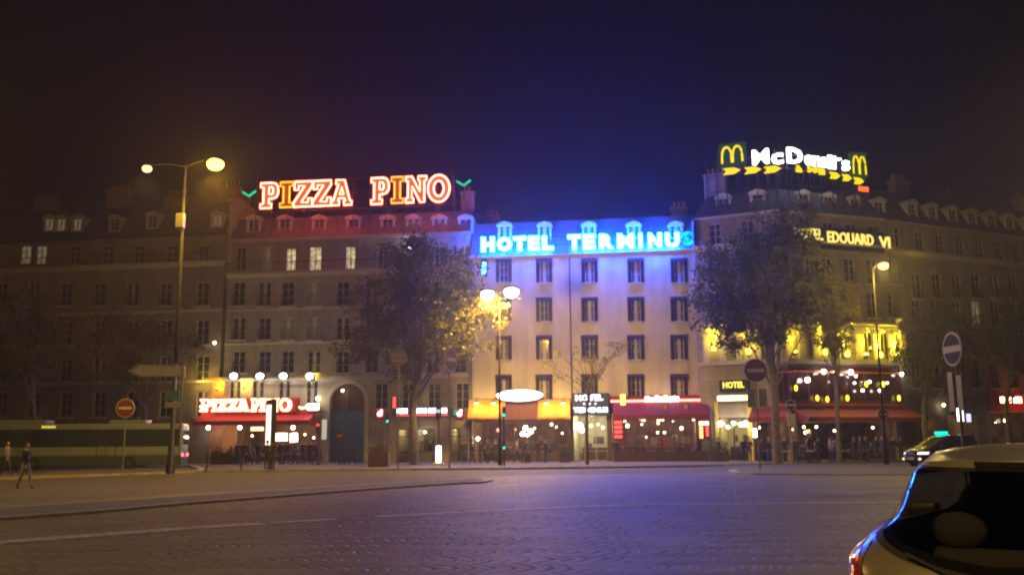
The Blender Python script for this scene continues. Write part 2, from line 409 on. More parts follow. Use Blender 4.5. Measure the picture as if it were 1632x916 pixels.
def window(root, F, u, z, w, h, pane, sill=True, rail=False, hood=False, off=0.):
    fm, d, pm = win_mesh(w, h, 'c'); W = F.M @ T(u, -off, z)
    f = link('window', fm, root, W)
    key = ('pane', round(w, 2), round(h, 2), pane.name)
    if key not in PROTO: PROTO[key] = pm.mesh('pane', pane)
    link('pane', PROTO[key], f, W)
    if sill:
        key = ('sill', round(w, 2))
        if key not in PROTO: PROTO[key] = MB().bbox(-w/2-.18, w/2+.18, -.22, .1, -.16, -.02, .02).mesh('sill', M_trim)
        link('sill', PROTO[key], f, W)
    if rail:
        key = ('rail', round(w, 2))
        if key not in PROTO:
            r = MB(); r.box(-w/2, w/2, -.14, -.11, .86, .9); r.box(-w/2, w/2, -.14, -.11, .1, .13)
            k = int(w/.12)
            for i in range(k+1):
                x = -w/2+w*i/k; r.box(x-.01, x+.01, -.135, -.115, .0, .88)
            PROTO[key] = r.mesh('railing', M_iron)
        link('railing', PROTO[key], f, W)
    if hood:
        key = ('hood', round(w, 2))
        if key not in PROTO:
            b = MB(); a = w/2+.32; n = 6
            pts = [(-.05*i-.02, h+.1-.03*i-.004*i*i) for i in range(n)]
            for i in range(n-1): b.quad((-a, pts[i][0], pts[i][1]), (a, pts[i][0], pts[i][1]), (a, pts[i+1][0], pts[i+1][1]), (-a, pts[i+1][0], pts[i+1][1]))
            e = pts[-1]; b.quad((-a, e[0], e[1]), (a, e[0], e[1]), (a, e[0], e[1]-.12), (-a, e[0], e[1]-.12))
            for s_ in (-a, a): b.poly([(s_, y, z_) for y, z_ in pts]+[(s_, e[0], e[1]-.12), (s_, 0, e[1]-.1)])
            PROTO[key] = b.mesh('awning', M_hood)
        link('awning', PROTO[key], f, W)
    return f
def shutters(root, F, u, z, w, h):
    key = ('shut', round(h, 2))
    if key not in PROTO:
        r = MB(); r.bbox(-.15, .15, -.07, -.02, 0, h, .01)
        for i in range(int(h/.12)): r.box(-.12, .12, -.085, -.07, .06+i*.12, .1+i*.12)
        PROTO[key] = r.mesh('shutter', M_hood)
    for s_ in (-1, 1): link('shutter', PROTO[key], root, F.M @ T(u+s_*(w/2+.16), 0, z))
def wall_mb(L0, L1, z0, z1, ops, th=.4, m=0):
    """wall sheet with real openings (u0,u1,z0,z1) and their reveals"""
    mb = MB(); us = sorted({L0, L1, *[o[0] for o in ops], *[o[1] for o in ops]}); us = [u for u in us if L0 <= u <= L1]
    zs = sorted({z0, z1, *[o[2] for o in ops], *[o[3] for o in ops]}); zs = [z for z in zs if z0 <= z <= z1]
    for i in range(len(us)-1):
        run = None
        for j in range(len(zs)-1):
            uc, zc = (us[i]+us[i+1])/2, (zs[j]+zs[j+1])/2
            if any(o[0] < uc < o[1] and o[2] < zc < o[3] for o in ops): continue
            mb.quad((us[i], 0, zs[j]), (us[i+1], 0, zs[j]), (us[i+1], 0, zs[j+1]), (us[i], 0, zs[j+1]), m)
    for a, b, c, d in ops:
        mb.quad((a, 0, c), (a, th, c), (a, th, d), (a, 0, d), m); mb.quad((b, 0, d), (b, th, d), (b, th, c), (b, 0, c), m)
        mb.quad((a, 0, d), (a, th, d), (b, th, d), (b, 0, d), m); mb.quad((a, 0, c), (b, 0, c), (b, th, c), (a, th, c), m)
    return mb
def cornice(mb, u0, u1, z, h=.4, d=.45, m=0):
    mb.box(u0, u1, -d*.5, .02, z-h*.55, z-h*.2, m); mb.box(u0, u1, -d, .02, z-h*.2, z+h*.25, m)
def mansard(mb, u0, u1, z0, z1, inset, depth, m=0):
    mb.quad((u0, .1, z0), (u1, .1, z0), (u1, inset, z1), (u0, inset, z1), m)
    mb.quad((u0, inset, z1), (u1, inset, z1), (u1, depth/2, z1+.9), (u0, depth/2, z1+.9), m)
    mb.quad((u0, depth/2, z1+.9), (u1, depth/2, z1+.9), (u1, depth, z1-.2), (u0, depth, z1-.2), m)
    mb.poly([(u0, .1, z0), (u0, inset, z1), (u0, depth/2, z1+.9), (u0, depth, z1-.2), (u0, depth, z0)], m)
    mb.poly([(u1, .1, z0), (u1, inset, z1), (u1, depth/2, z1+.9), (u1, depth, z1-.2), (u1, depth, z0)][::-1], m)
def dormer(root, F, u, z, w, h, pane, inset=.5):
    mb = MB(); W = F.M @ T(u, 0, z)
    mb.box(-w/2-.16, -w/2, inset-.25, inset+1.4, -.1, h); mb.box(w/2, w/2+.16, inset-.25, inset+1.4, -.1, h)
    mb.prism([(-w/2-.28, h), (w/2+.28, h), (w/2+.16, h+.22), (0, h+.42), (-w/2-.16, h+.22)], inset-.38, inset+1.8)
    mb.box(-w/2, w/2, inset-.25, inset-.1, -.1, 0)
    d = part('dormer', mb, M_frame, root, W)
    fm, _, pm = win_mesh(w, h, 'c'); key = ('pane', round(w, 2), round(h, 2), pane.name)
    if key not in PROTO: PROTO[key] = pm.mesh('pane', pane)
    link('window', fm, d, W @ T(0, inset-.25, 0)); link('pane', PROTO[key], d, W @ T(0, inset-.25, 0))
def chimney(root, F, u, z0, z1, y=4., w=2.2):
    mb = MB(); mb.bbox(u-w/2, u+w/2, y, y+.8, z0, z1, .03, 0); mb.box(u-w/2-.08, u+w/2+.08, y-.08, y+.88, z1-.2, z1-.05, 0)
    n = int(w/.42)
    for i in range(n): mb.lathe([(.11, z1-.02), (.13, z1+.3), (.1, z1+.5)], 8, 1, (u-w/2+.3+i*.42, y+.4, 0))
    part('chimney', mb, [M_chim, M_pot], root, F.M)
def shell(root, F, z1, depth, mat, u0=0, u1=None):
    u1 = u1 or F.L; mb = MB()
    mb.quad((u0, 0, 0), (u0, depth, 0), (u0, depth, z1), (u0, 0, z1)); mb.quad((u1, 0, 0), (u1, 0, z1), (u1, depth, z1), (u1, depth, 0))
    mb.quad((u0, depth, 0), (u1, depth, 0), (u1, depth, z1), (u0, depth, z1)); mb.quad((u0, 0, z1-.02), (u1, 0, z1-.02), (u1, depth, z1-.02), (u0, depth, z1-.02))
    part('side_walls', mb, mat, root, F.M)
def room(root, F, u0, u1, z0, z1, depth, mats, name='interior', y0=.4):
    """floor, back wall, sides and ceiling of the room behind a shop opening"""
    mb = MB(); y1 = y0+depth
    mb.quad((u0, y1, z0), (u1, y1, z0), (u1, y1, z1), (u0, y1, z1), 0); mb.quad((u0, y0, z0), (u0, y1, z0), (u0, y1, z1), (u0, y0, z1), 0)
    mb.quad((u1, y0, z0), (u1, y0, z1), (u1, y1, z1), (u1, y1, z0), 0); mb.quad((u0, y0, z1), (u1, y0, z1), (u1, y1, z1), (u0, y1, z1), 2)
    mb.quad((u0, y0, z0), (u0, y1, z0), (u1, y1, z0), (u1, y0, z0), 1)
    # shelving with bottles and pictures on the back wall
    x = u0+.4; rr = random.Random(int(u0*100))
    while x < u1-.5:
        ww = rr.uniform(.35, .9); zz = z0+rr.uniform(.9, 1.7)
        mb.box(x, x+ww, y1-.12, y1-.02, zz, zz+rr.uniform(.3, .7), rr.choice((1, 2, 3, 4, 3))); x += ww+rr.uniform(.15, .5)
    mb.box(u0+.3, u1-.3, y1-.9, y1-.5, z0, z0+1.05, 1)
    return part(name, mb, mats, root, F.M)
M_rw = pmat('warm_interior_wall', (.20, .12, .065), .8, var=.6, scale=1.1)
M_rf = pmat('brown_interior_floor', (.08, .045, .03), .5, var=.3)
M_rc = pmat('interior_ceiling', (.3, .24, .17), .8)
M_mirror = pmat('framed_mirror', (.6, .55, .45), .15, .9)
M_redpic = pmat('red_picture', (.4, .04, .03), .6)
ROOM = [M_rw, M_rf, M_rc, M_mirror, M_redpic]
M_gw = emat('globe_glow', (1, .78, .42), 14)
M_wh = emat('white_bulb', (1, .95, .85), 22)
def pendant(px, py, F, d, r=.11, mat=None, drop=.5, label='round warm glass lamp hanging inside a lit restaurant front', group='hanging restaurant lamps', light=0, lc=(1,.7,.35)):
    u, z = F.uz(px, py, d); W = F.M @ T(u, -d, z)
    t = thing('globe_lamp', label, 'lamp', W, group)
    part('globe', MB().ball((0,0,0), r, n=10), mat or M_gw, t, smooth=True)
    part('stem', MB().tube([(0,0,r*.9), (0,0,r+drop)], .012, 5), M_iron, t)
    if light: lamp(t, W @ T(0, -r-.12, -.1), light, lc, .06)
    return t
# ================================================================ building A (far left)
FA = Facade(pt(-330, 88.5), pt(346, 82.3))
A = thing('stone_building', 'dark stone apartment building at the far left with a steep grey attic roof', 'building', FA.M)
zc = FA.z(200, 424); za = FA.z(200, 376); zt = FA.z(200, 318)
cols = [-180, -120, -60, 0, 52, 104, 157, 210, 263, 322]; ops = []; wins = []
for j, (py, h) in enumerate(((487, 2.1), (549, 2.2), (607, 2.2), (664, 2.2))):
    for i, c in enumerate(cols):
        u, z = FA.uz(c, py); wins.append((u, z, 1.15, h, M_cur if (i*3+j*5) % 7 == 0 else M_pane)); ops.append((u-.575, u+.575, z, z+h))
part('wall', wall_mb(0, FA.L, 0, zc, ops), M_dstone, A)
shell(A, FA, zc, 13, M_dstone)
mb = MB(); cornice(mb, 0, FA.L, zc, .5, .55); 
for py in (612, 500): mb.box(0, FA.L, -.14, .02, FA.z(200, py), FA.z(200, py)+.22)
part('cornice', mb, M_trim, A)
for w_ in wins: window(A, FA, *w_, rail=(w_[1] > 5))
# attic storey
mb = MB(); ops = []; aw = []
for i, c in enumerate((-150, -70, 33, 58, 112, 165, 215, 268, 318)):
    u, z = FA.uz(c, 419); aw.append((u, z, 1.05, 1.75, M_lit2 if i in (2, 3) else M_pane)); ops.append((u-.52, u+.52, z, z+1.75))
mb = wall_mb(0, FA.L, zc, za, ops)
part('attic_wall', mb, M_dstone, A, FA.M @ T(0, .6, 0))
for w_ in aw: window(A, FA, *w_, sill=False, off=-.6)
mb = MB(); mansard(mb, 0, FA.L, za, zt, 2.6, 13); part('roof', mb, M_slate, A)
mb = MB(); mb.box(0, FA.L, .2, .75, za-.12, za+.12); mb.box(0, FA.L, -.45, -.41, zc+.95, zc+1.0); mb.box(0, FA.L, -.45, -.41, zc+.3, zc+.34)
for i in range(int(FA.L/.28)): mb.box(i*.28, i*.28+.02, -.44, -.42, zc+.12, zc+.95)
part('railing', mb, M_iron, A)
for c, lit in ((-90, 0), (73, 1), (92, 1), (118, 1), (178, 0), (238, 0), (342, 1)):
    dormer(A, FA, FA.u(c, 355), FA.z(c, 366 if c < 200 else 361), .85, 1.15, M_lit2 if lit else M_pane, .7)
for c, y in ((15, 5), (150, 3.5), (225, 6), (330, 4)): chimney(A, FA, FA.u(c, 330), za+.5, zt+2.0, y, 2.2)

# ================================================================ building B (pizza restaurant, arch, bank)
FB = Facade(pt(352, 82), pt(748, 79.2))
B = thing('stone_building', 'stone building under the red PIZZA PINO roof sign with a tall blue arched doorway', 'building', FB.M)
zc = FB.z(450, 436); za = FB.z(550, 377); zt = FB.z(550, 338); zl = FB.z(550, 603)
ops = []; wins = []
lit = {(2, 1), (3, 1)}
for j, (py, h) in enumerate(((487, 2.1), (541, 1.95), (594, 1.9))):
    for i, c in enumerate((380, 421, 458, 500, 546, 592, 640, 690, 733)):
        u, z = FB.uz(c, py); mt = M_curlit if (i, j) in ((3, 0), (2, 1), (3, 1)) else (M_cur if (i+j) % 4 == 1 else M_pane)
        wins.append((u, z, 1.12, h, mt)); ops.append((u-.56, u+.56, z, z+h))
arch_u0, arch_u1 = FB.u(525, 680), FB.u(581, 680); arch_top = FB.z(553, 611); arch_sp = arch_top-(arch_u1-arch_u0)/2
gops = []
gw = []
for c in (374, 411, 453, 497): gw.append((FB.u(c, 625), FB.z(c, 648), 1.0, 2.2, M_cur))
for c in (608, 651, 692, 737): gw.append((FB.u(c, 630), FB.z(c, 651), 1.1, 2.15, M_pane))
for u, z, w_, h, _ in gw: gops.append((u-w_/2, u+w_/2, z, z+h))
rest = (FB.u(356, 700), FB.u(513, 700), .15, FB.z(430, 660)); shop = [(FB.u(a, 700), FB.u(b, 700), zz, FB.z(670, 683)) for a, b, zz in ((632, 656, .15), (662, 693, 1.0), (718, 745, .15))]
part('wall', wall_mb(0, FB.L, zl, zc, ops), M_stone, B)
part('ground_floor_wall', wall_mb(0, FB.L, 0, zl, gops+[rest, (arch_u0, arch_u1, 0, arch_top)]+shop, .5), M_stone2, B)
# arch spandrels
mb = MB(); n = 20; cu = (arch_u0+arch_u1)/2; rr = (arch_u1-arch_u0)/2
for i in range(n):
    a0, a1 = pi*i/n, pi*(i+1)/n
    p0 = (cu-rr*cos(a0), arch_sp+rr*sin(a0)); p1 = (cu-rr*cos(a1), arch_sp+rr*sin(a1))
    mb.quad((p0[0], 0, p0[1]), (p1[0], 0, p1[1]), (p1[0], 0, arch_top), (p0[0], 0, arch_top)); mb.quad((p0[0], 0, p0[1]), (p0[0], .5, p0[1]), (p1[0], .5, p1[1]), (p1[0], 0, p1[1]))
    q0 = (cu-(rr+.35)*cos(a0), arch_sp+(rr+.35)*sin(a0)); q1 = (cu-(rr+.35)*cos(a1), arch_sp+(rr+.35)*sin(a1))
    P = [(p0[0], -.1, p0[1]), (p1[0], -.1, p1[1]), (q1[0], -.1, q1[1]), (q0[0], -.1, q0[1])]; mb.quad(*P, 1)
    mb.quad(P[3], P[2], (q1[0], 0, q1[1]), (q0[0], 0, q0[1]), 1); mb.quad(P[0], P[1], (p1[0], 0, p1[1]), (p0[0], 0, p0[1]), 1)
for s_ in (-1, 1): mb.box(cu+s_*(rr+.175)-.175, cu+s_*(rr+.175)+.175, -.1, 0, 0, arch_sp, 1)
part('door_surround', mb, [M_stone2, M_trim], B)
# blue coach door
M_blue = pmat('blue_door_paint', (.05, .13, .32), .5, var=.2, coat=.2)
mb = MB(); dz = FB.z(553, 655)
for s_ in (0, 1):
    a, b = (arch_u0, cu-.01) if s_ == 0 else (cu+.01, arch_u1)
    mb.box(a, b, .42, .5, 0, dz)
    for q0, q1 in ((.25, .95), (1.15, dz*.62), (dz*.66, dz-.2)): mb.bbox(a+.2, b-.2, .36, .43, q0, q1, .03)
d_ = part('coach_door', mb, M_blue, B)
part('handle', MB().ball((cu+.2, .33, 1.25), .07), M_galv, d_)
mb = MB(); mb.lathe([(.32, .33), (.32, .36)], 20, 0, (cu-.75, 0, 2.35), 'Y'); mb.box(cu-.95, cu-.55, .31, .335, 2.3, 2.4, 1)
part('no_entry_disc', mb, [pmat('sign_red', (.5, .03, .03), .4), M_white], d_)
mb = MB(); mb.poly([(cu-rr*cos(pi*i/n), .46, arch_sp+rr*sin(pi*i/n)) for i in range(n+1)]); mb.quad((arch_u0, .46, dz), (arch_u1, .46, dz), (arch_u1, .46, arch_sp), (arch_u0, .46, arch_sp))
mb.box(cu-.04, cu+.04, .38, .45, dz, arch_top)
for i in range(1, 4): z_ = dz+(arch_top-dz)*i/4; mb.box(arch_u0+.1*i*i*.4, arch_u1-.1*i*i*.4, .4, .45, z_, z_+.05)
part('fanlight', mb, pmat('fanlight_wood', (.10, .05, .035), .5), B)
mb = MB(); cornice(mb, 0, FB.L, zc, .5, .6); mb.box(0, FB.L, -.3, .02, zl-.1, zl+.2)
for py in (548, 494): mb.box(0, FB.L, -.1, .02, FB.z(450, py), FB.z(450, py)+.18)
part('cornice', mb, M_trim, B); shell(B, FB, zc, 13, M_dstone)
for w_ in wins+gw: window(B, FB, *w_, rail=(w_[1] > 5))
# attic storey with balcony
ops = []; aw = []
for i, (c, mt) in enumerate(((383, M_pane), (425, M_curlit), (463, M_lit), (502, M_lit), (558, M_lit), (610, M_pane), (657, M_curlit), (700, M_pane), (740, M_lit2))):
    u, z = FB.uz(c, 431, -.7); h = 2.15 if i != 2 else 2.0; w_ = 1.1 if i == 3 else .9
    aw.append((u, z, w_, h, mt)); ops.append((u-w_/2, u+w_/2, z, z+h))
part('attic_wall', wall_mb(0, FB.L, zc, za, ops), M_stone, B, FB.M @ T(0, .7, 0))
for w_ in aw: window(B, FB, *w_, sill=False, off=-.7)
mb = MB(); mb.box(0, FB.L, -.5, -.46, zc+.95, zc+1.0)
for i in range(int(FB.L/.3)): mb.box(i*.3, i*.3+.02, -.49, -.47, zc+.12, zc+.95)
part('railing', mb, M_iron, B)
mb = MB(); mb.box(0, FB.L, .1, .85, za-.1, za+.12); part('gutter', mb, M_trim, B)
mb = MB(); mansard(mb, 0, FB.L, za, zt, 1.3, 13); part('roof', mb, M_zinc, B)
for c in (400, 450, 505, 560, 615, 656, 698, 740): dormer(B, FB, FB.u(c, 352), FB.z(c, 367), .95, 1.15, M_curlit if c in (656, 698) else M_pane, .8)
mb = MB(); mb.bbox(-.5, .3, .8, 5, zc-1, zt+1.6, .05); mb.bbox(-.6, .4, .6, 5.2, zt+1.6, zt+1.8, .03)
for i in range(6): mb.lathe([(.11, zt+1.8), (.14, zt+2.1), (.1, zt+2.3)], 8, 1, (-.1, 1.4+i*.55, 0))
part('chimney', mb, [M_stone2, M_pot], B)
chimney(B, FB, FB.L-.7, za, zt+2.3, 3, 1.2)

# ================================================================ building C (hotel)
FC = Facade(pt(749, 79), pt(1118, 76.2))
Cb = thing('hotel_building', 'cream rendered hotel with plum window awnings under the blue HOTEL TERMINUS sign', 'building', FC.M)
zc = FC.z(930, 404); zt = FC.z(930, 344)
ops = []; wins = []
for j, (py, h) in enumerate(((450, 1.95), (512, 2.0), (573, 1.95), (636, 2.0))):
    for i, c in enumerate((803, 867.5, 940, 1014, 1083)):
        u, z = FC.uz(c, py); wins.append((u, z, .74, h, M_pane if (i*2+j*3) % 5 == 0 else M_cur)); ops.append((u-.37, u+.37, z, z+h))
gz = FC.z(930, 634)-.25
so_ = [(FC.u(752, 700), FC.u(907, 700), .15, FC.z(830, 670)), (FC.u(914, 700), FC.u(968, 700), .15, FC.z(940, 660)), (FC.u(976, 700), FC.u(1110, 700), .15, FC.z(1050, 657))]
part('wall', wall_mb(0, FC.L, gz, zc, ops), M_render, Cb)
part('ground_floor_wall', wall_mb(0, FC.L, 0, gz, so_), pmat('dark_shopfront', (.10, .06, .045), .6), Cb)
shell(Cb, FC, zc, 13, M_dstone)
for w_ in wins: window(Cb, FC, *w_, hood=True)
for u, z, w_, h, _ in wins: shutters(Cb, FC, u, z, w_, h)
mb = MB(); cornice(mb, 0, FC.L, zc, .45, .5); part('cornice', mb, M_trim, Cb)
mb = MB(); mb.tube([(FC.u(911, 600), -.08, 4), (FC.u(911, 600), -.08, zc-.3)], .06, 8); part('drain_pipe', mb, M_zinc, Cb); part('drain_pipe', MB().tube([(.15, -.08, 4), (.15, -.08, zc-.3)], .06, 8), M_zinc, Cb)
mb = MB(); mansard(mb, 0, FC.L, zc, zt, 1.4, 13); part('roof', mb, pmat('light_zinc_roof', (.16, .165, .18), .45, .3, var=.15), Cb)
for c in (803, 867, 938, 1010, 1077): dormer(Cb, FC, FC.u(c, 362), FC.z(c, 377), .85, 1.0, M_cur, .6)
chimney(Cb, FC, 1.2, zc+1, zt+1.6, 4.5, 1.6); chimney(Cb, FC, FC.L-1.0, zc+1, zt+1.2, 3, 1.4)

# ================================================================ building D (corner) : two faces, E beyond
FD = Facade(pt(1119, 75.5), pt(1262, 72.6)); FE = Facade(pt(1262, 72.6), pt(1440, 76.2)); FF = Facade(pt(1441, 76.3), pt(1900, 93))
D = thing('corner_building', 'dark corner building with yellow uplit arcade above a red cafe awning', 'building', FD.M)
zc = FE.z(1350, 392); za = FE.z(1350, 343); zt = FE.z(1300, 300)
def face(root, F, cols, rows, zc, za, mat, lits=(), z0=0, ops2=(), rail=True, bays=()):
    ops = []; wins = []
    for j, (py, h) in enumerate(rows):
        for i, c in enumerate(cols):
            u, z = F.uz(c, py); mt = M_lit2 if (i, j) in lits else (M_cur if (i+2*j) % 4 == 0 else M_pane); wins.append((u, z, 1.05, h, mt)); ops.append((u-.525, u+.525, z, z+h))
    part('wall', wall_mb(0, F.L, z0, zc, ops+list(ops2)), mat, root, F.M)
    for w_ in wins: window(root, F, *w_, rail=rail)
    mb = MB(); cornice(mb, 0, F.L, zc, .5, .55); mb.box(0, F.L, .2, .6, za-.1, za+.12); part('cornice', mb, M_trim, root, F.M)
    aw = []; o2 = []
    for c in cols:
        u = F.u(c, 370, -.6); aw.append((u, zc+.35, .95, min(1.7, za-zc-.6), M_pane)); o2.append((u-.475, u+.475, zc+.35, zc+.35+min(1.7, za-zc-.6)))
    part('attic_wall', wall_mb(0, F.L, zc, za, o2), mat, root, F.M @ T(0, .5, 0))
    for w_ in aw: window(root, F, *w_, sill=False, off=-.5)
zA = FE.z(1350, 516)      # top of lit arcade
zB = FE.z(1350, 576)      # its foot
cafe = [(.5, FD.L-.2, .15, FD.z(1220, 672))]
hot = (FD.u(1147, 700), FD.u(1194, 700), .15, FD.z(1170, 665))
face(D, FD, (1140, 1192, 1243), ((452, 2.1), (506, 2.1)), zc, za, M_dstone, z0=zA-.3)
face(D, FE, (1285, 1320, 1356, 1392, 1425), ((452, 2.1), (506, 2.1)), zc, za, M_dstone, z0=zA-.3)
# two lower levels: arcade pilasters and glazed first floor
for F, us in ((FD, None), (FE, None)):
    mb = wall_mb(0, F.L, 0, zA-.3, ([hot, (FD.u(1201, 700), FD.L-.1, .15, FD.z(1220, 672))] if F is FD else [(.1, F.L-.6, .15, FE.z(1350, 672))]))
    part('lower_wall', mb, M_stone, D, F.M)
mb = MB()
for F in (FD, FE):
    cornice(mb, 0, F.L, zA, .4, .5) if False else None
for F, pxs in ((FD, (1126, 1152, 1178, 1208, 1240)), (FE, (1275, 1298, 1332, 1367, 1394, 1418, 1437))):
    mb = MB(); mb.box(0, F.L, -.35, .02, zA-.35, zA-.05); mb.box(0, F.L, -.5, .02, zA-.05, zA+.15); mb.box(0, F.L, -.3, .02, zB-.2, zB+.1)
    k = int(F.L/.5)
    for i in range(k): mb.box(i*F.L/k+.1, i*F.L/k+.3, -.33, -.2, zA-.6, zA-.35)
    for c in pxs:
        u = F.u(c, 545); mb.bbox(u-.25, u+.25, -.22, 0, zB+.1, zA-.35, .04); mb.bbox(u-.32, u+.32, -.28, 0, zA-.9, zA-.65, .03)
    part('arcade_trim', mb, M_trim, D, F.M)
# arched first-floor windows
def arch_win(root, F, u, z, w_, h):
    mb = MB(); n = 10; pts = [(-w_/2, 0), (w_/2, 0)]+[(w_/2*cos(pi*i/n), h-w_/2+w_/2*sin(pi*i/n)) for i in range(n+1)]
    f = MB(); out = [(x*1.16, zz*1.04) for x, zz in pts]
    for i in range(len(pts)):
        j = (i+1) % len(pts); f.quad((out[i][0], -.05, out[i][1]), (out[j][0], -.05, out[j][1]), (pts[j][0], -.05, pts[j][1]), (pts[i][0], -.05, pts[i][1]))
        f.quad((out[i][0], -.05, out[i][1]), (out[i][0], 0, out[i][1]), (out[j][0], 0, out[j][1]), (out[j][0], -.05, out[j][1]))
    f.box(-.03, .03, -.04, -.015, 0, h)
    W = F.M @ T(u, 0, z); fo = part('window', f, M_trim, root, W)
    mb.poly([(x, -.01, zz) for x, zz in pts]); part('pane', mb, M_pane, fo, W)
for F, pxs in ((FD, (1165, 1225)), (FE, (1286, 1334, 1368, 1394, 1418))):
    for c in pxs: arch_win(D, F, F.u(c, 550)+(.9 if F is FE and c > 1360 else .6), zB+.3, .7, 2.1)
# first floor (entresol) dark red glazed band, signs of red trim lines
M_red = pmat('oxblood_paint', (.10, .025, .015), .5, coat=.3)
zE0, zE1 = FE.z(1350, 641), FE.z(1350, 586)
for F in (FD, FE):
    u0 = F.u(1240, 610) if F is FD else 0
    mb = MB(); mb.box(u0, F.L, -.12, 0, zE1-.15, zE1+.1); mb.box(u0, F.L, -.12, 0, zE0-.1, zE0+.15); k = max(2, int((F.L-u0)/1.6))
    for i in range(k+1): x = u0+(F.L-u0)*i/k; mb.box(x-.08, x+.08, -.1, 0, zE0+.15, zE1-.15)
    b_ = part('entresol_frame', mb, M_red, D, F.M)
    mb = MB(); mb.quad((u0, -.03, zE0), (F.L, -.03, zE0), (F.L, -.03, zE1), (u0, -.03, zE1)); part('pane', mb, pmat('reddish_glazing', (.05, .022, .014), .1, spec=.8), b_, F.M)
# roofs
mb = MB()
a0, a1, a2 = Vector((*FD.a, 0)), Vector((*FD.b, 0)), Vector((*FE.b, 0)); back = Vector((FD.a.x+1.0, FD.a.y+12, 0)); back2 = Vector((FE.b.x-1.5, FE.b.y+12, 0))
low = [a0, a1, a2, back2, back]; cen = sum(low, Vector())/5
up = [p+(cen-p)*(.18 if i < 3 else .1) for i, p in enumerate(low)]
for i in range(5):
    j = (i+1) % 5; mb.quad((low[i].x, low[i].y, za), (low[j].x, low[j].y, za), (up[j].x, up[j].y, zt), (up[i].x, up[i].y, zt))
mb.poly([(p.x, p.y, zt) for p in up]); part('roof', mb, M_slate, D, I4)
mb = MB()
for i in (2, 3, 4):
    j = (i+1) % 5; mb.quad((low[i].x, low[i].y, 0), (low[j].x, low[j].y, 0), (low[j].x, low[j].y, za), (low[i].x, low[i].y, za))
part('side_walls', mb, M_dstone, D, I4)
for c in (1150, 1205): dormer(D, FD, FD.u(c, 320), za+.3, .9, 1.3, M_pane, .9)
for c in (1290, 1330, 1372, 1410): dormer(D, FE, FE.u(c, 320), za+.3, .9, 1.3, M_pane, .9)
chimney(D, FD, 1.2, za, FD.z(1120, 262), 3, 1.8)

E = thing('stone_building', 'long dark stone building receding at the right beyond the corner cafe', 'building', FF.M)
zc = FF.z(1500, 408); za = FF.z(1500, 360)
cols = (1463, 1495, 1527, 1558, 1588, 1617, 1645, 1672, 1698, 1724, 1750, 1776, 1802)
face(E, FF, cols, ((475, 2.1), (518, 2.1), (568, 2.1), (618, 2.1)), zc, za, M_stone, lits=((3, 1), (6, 0)), z0=5.2)
shopE = (FF.u(1580, 690), FF.u(1680, 690), .15, 4.0)
part('ground_floor_wall', wall_mb(0, FF.L, 0, 5.2, [shopE, (FF.u(1470, 690), FF.u(1500, 690), .15, 3.6), (FF.u(1512, 690), FF.u(1560, 690), .15, 3.6)]), M_dstone, E)
shell(E, FF, zc, 13, M_dstone)
mb = MB(); mansard(mb, 0, FF.L, za, za+3.2, 2.2, 13); part('roof', mb, M_slate, E)
for c in cols[:8]: dormer(E, FF, FF.u(c, 335), za+.5, .9, 1.3, M_pane, .8)
for c, y in ((1500, 4), (1590, 5), (1700, 4)): chimney(E, FF, FF.u(c, 320), za+1.5, za+5.2, y, 2.0)
room(E, FF, shopE[0], shopE[1], .15, 4.0, 4, ROOM)
room(E, FF, FF.u(1470, 690), FF.u(1500, 690), .15, 3.6, 3, ROOM); room(E, FF, FF.u(1512, 690), FF.u(1560, 690), .15, 3.6, 3, ROOM)

# rooms behind the shop fronts
room(B, FB, rest[0], rest[1], .15, rest[3], 6, ROOM)
for s_ in shop: room(B, FB, s_[0], s_[1], s_[2], s_[3], 4, [pmat('yellow_lobby_wall', (.6, .5, .3), .8), M_rf, M_rc, M_mirror, M_white], y0=.5)
for s_, m_ in zip(so_, (ROOM, [pmat('lobby_wall', (.65, .6, .45), .8)]+ROOM[1:], ROOM)): room(Cb, FC, s_[0], s_[1], s_[2], s_[3], 6, m_)
room(D, FD, FD.u(1201, 700), FD.L-.1, .15, FD.z(1220, 672), 5, ROOM); room(D, FE, .1, FE.L-.6, .15, FE.z(1350, 672), 5, ROOM)
room(D, FD, hot[0], hot[1], .15, hot[3], 3, [pmat('yellow_lobby_wall', (.6, .5, .3), .8), M_rf, M_rc, M_mirror, M_white])
def glazing(root, F, u0, u1, z0, z1, n, off=0., mat=None, sub=()):
    mb = MB(); y = -off
    for i in range(n+1): x = u0+(u1-u0)*i/n; mb.box(x-.04, x+.04, y+.02, y+.1, z0, z1)
    for z_ in (z0, z0+.75, z1-.65, z1-.06): mb.box(u0, u1, y+.03, y+.09, z_, z_+.06)
    f = part('window', mb, mat or M_dark, root, F.M)
    p = MB(); p.quad((u0, y+.06, z0), (u1, y+.06, z0), (u1, y+.06, z1), (u0, y+.06, z1)); part('pane', p, clear_glass(), f, F.M)
for s_, nn in zip(shop, (1, 2, 2)): glazing(B, FB, *s_, nn)
glazing(Cb, FC, *so_[1], 3, mat=M_galv)
glazing(E, FF, *shopE, 4)
glazing(D, FD, *hot, 2)
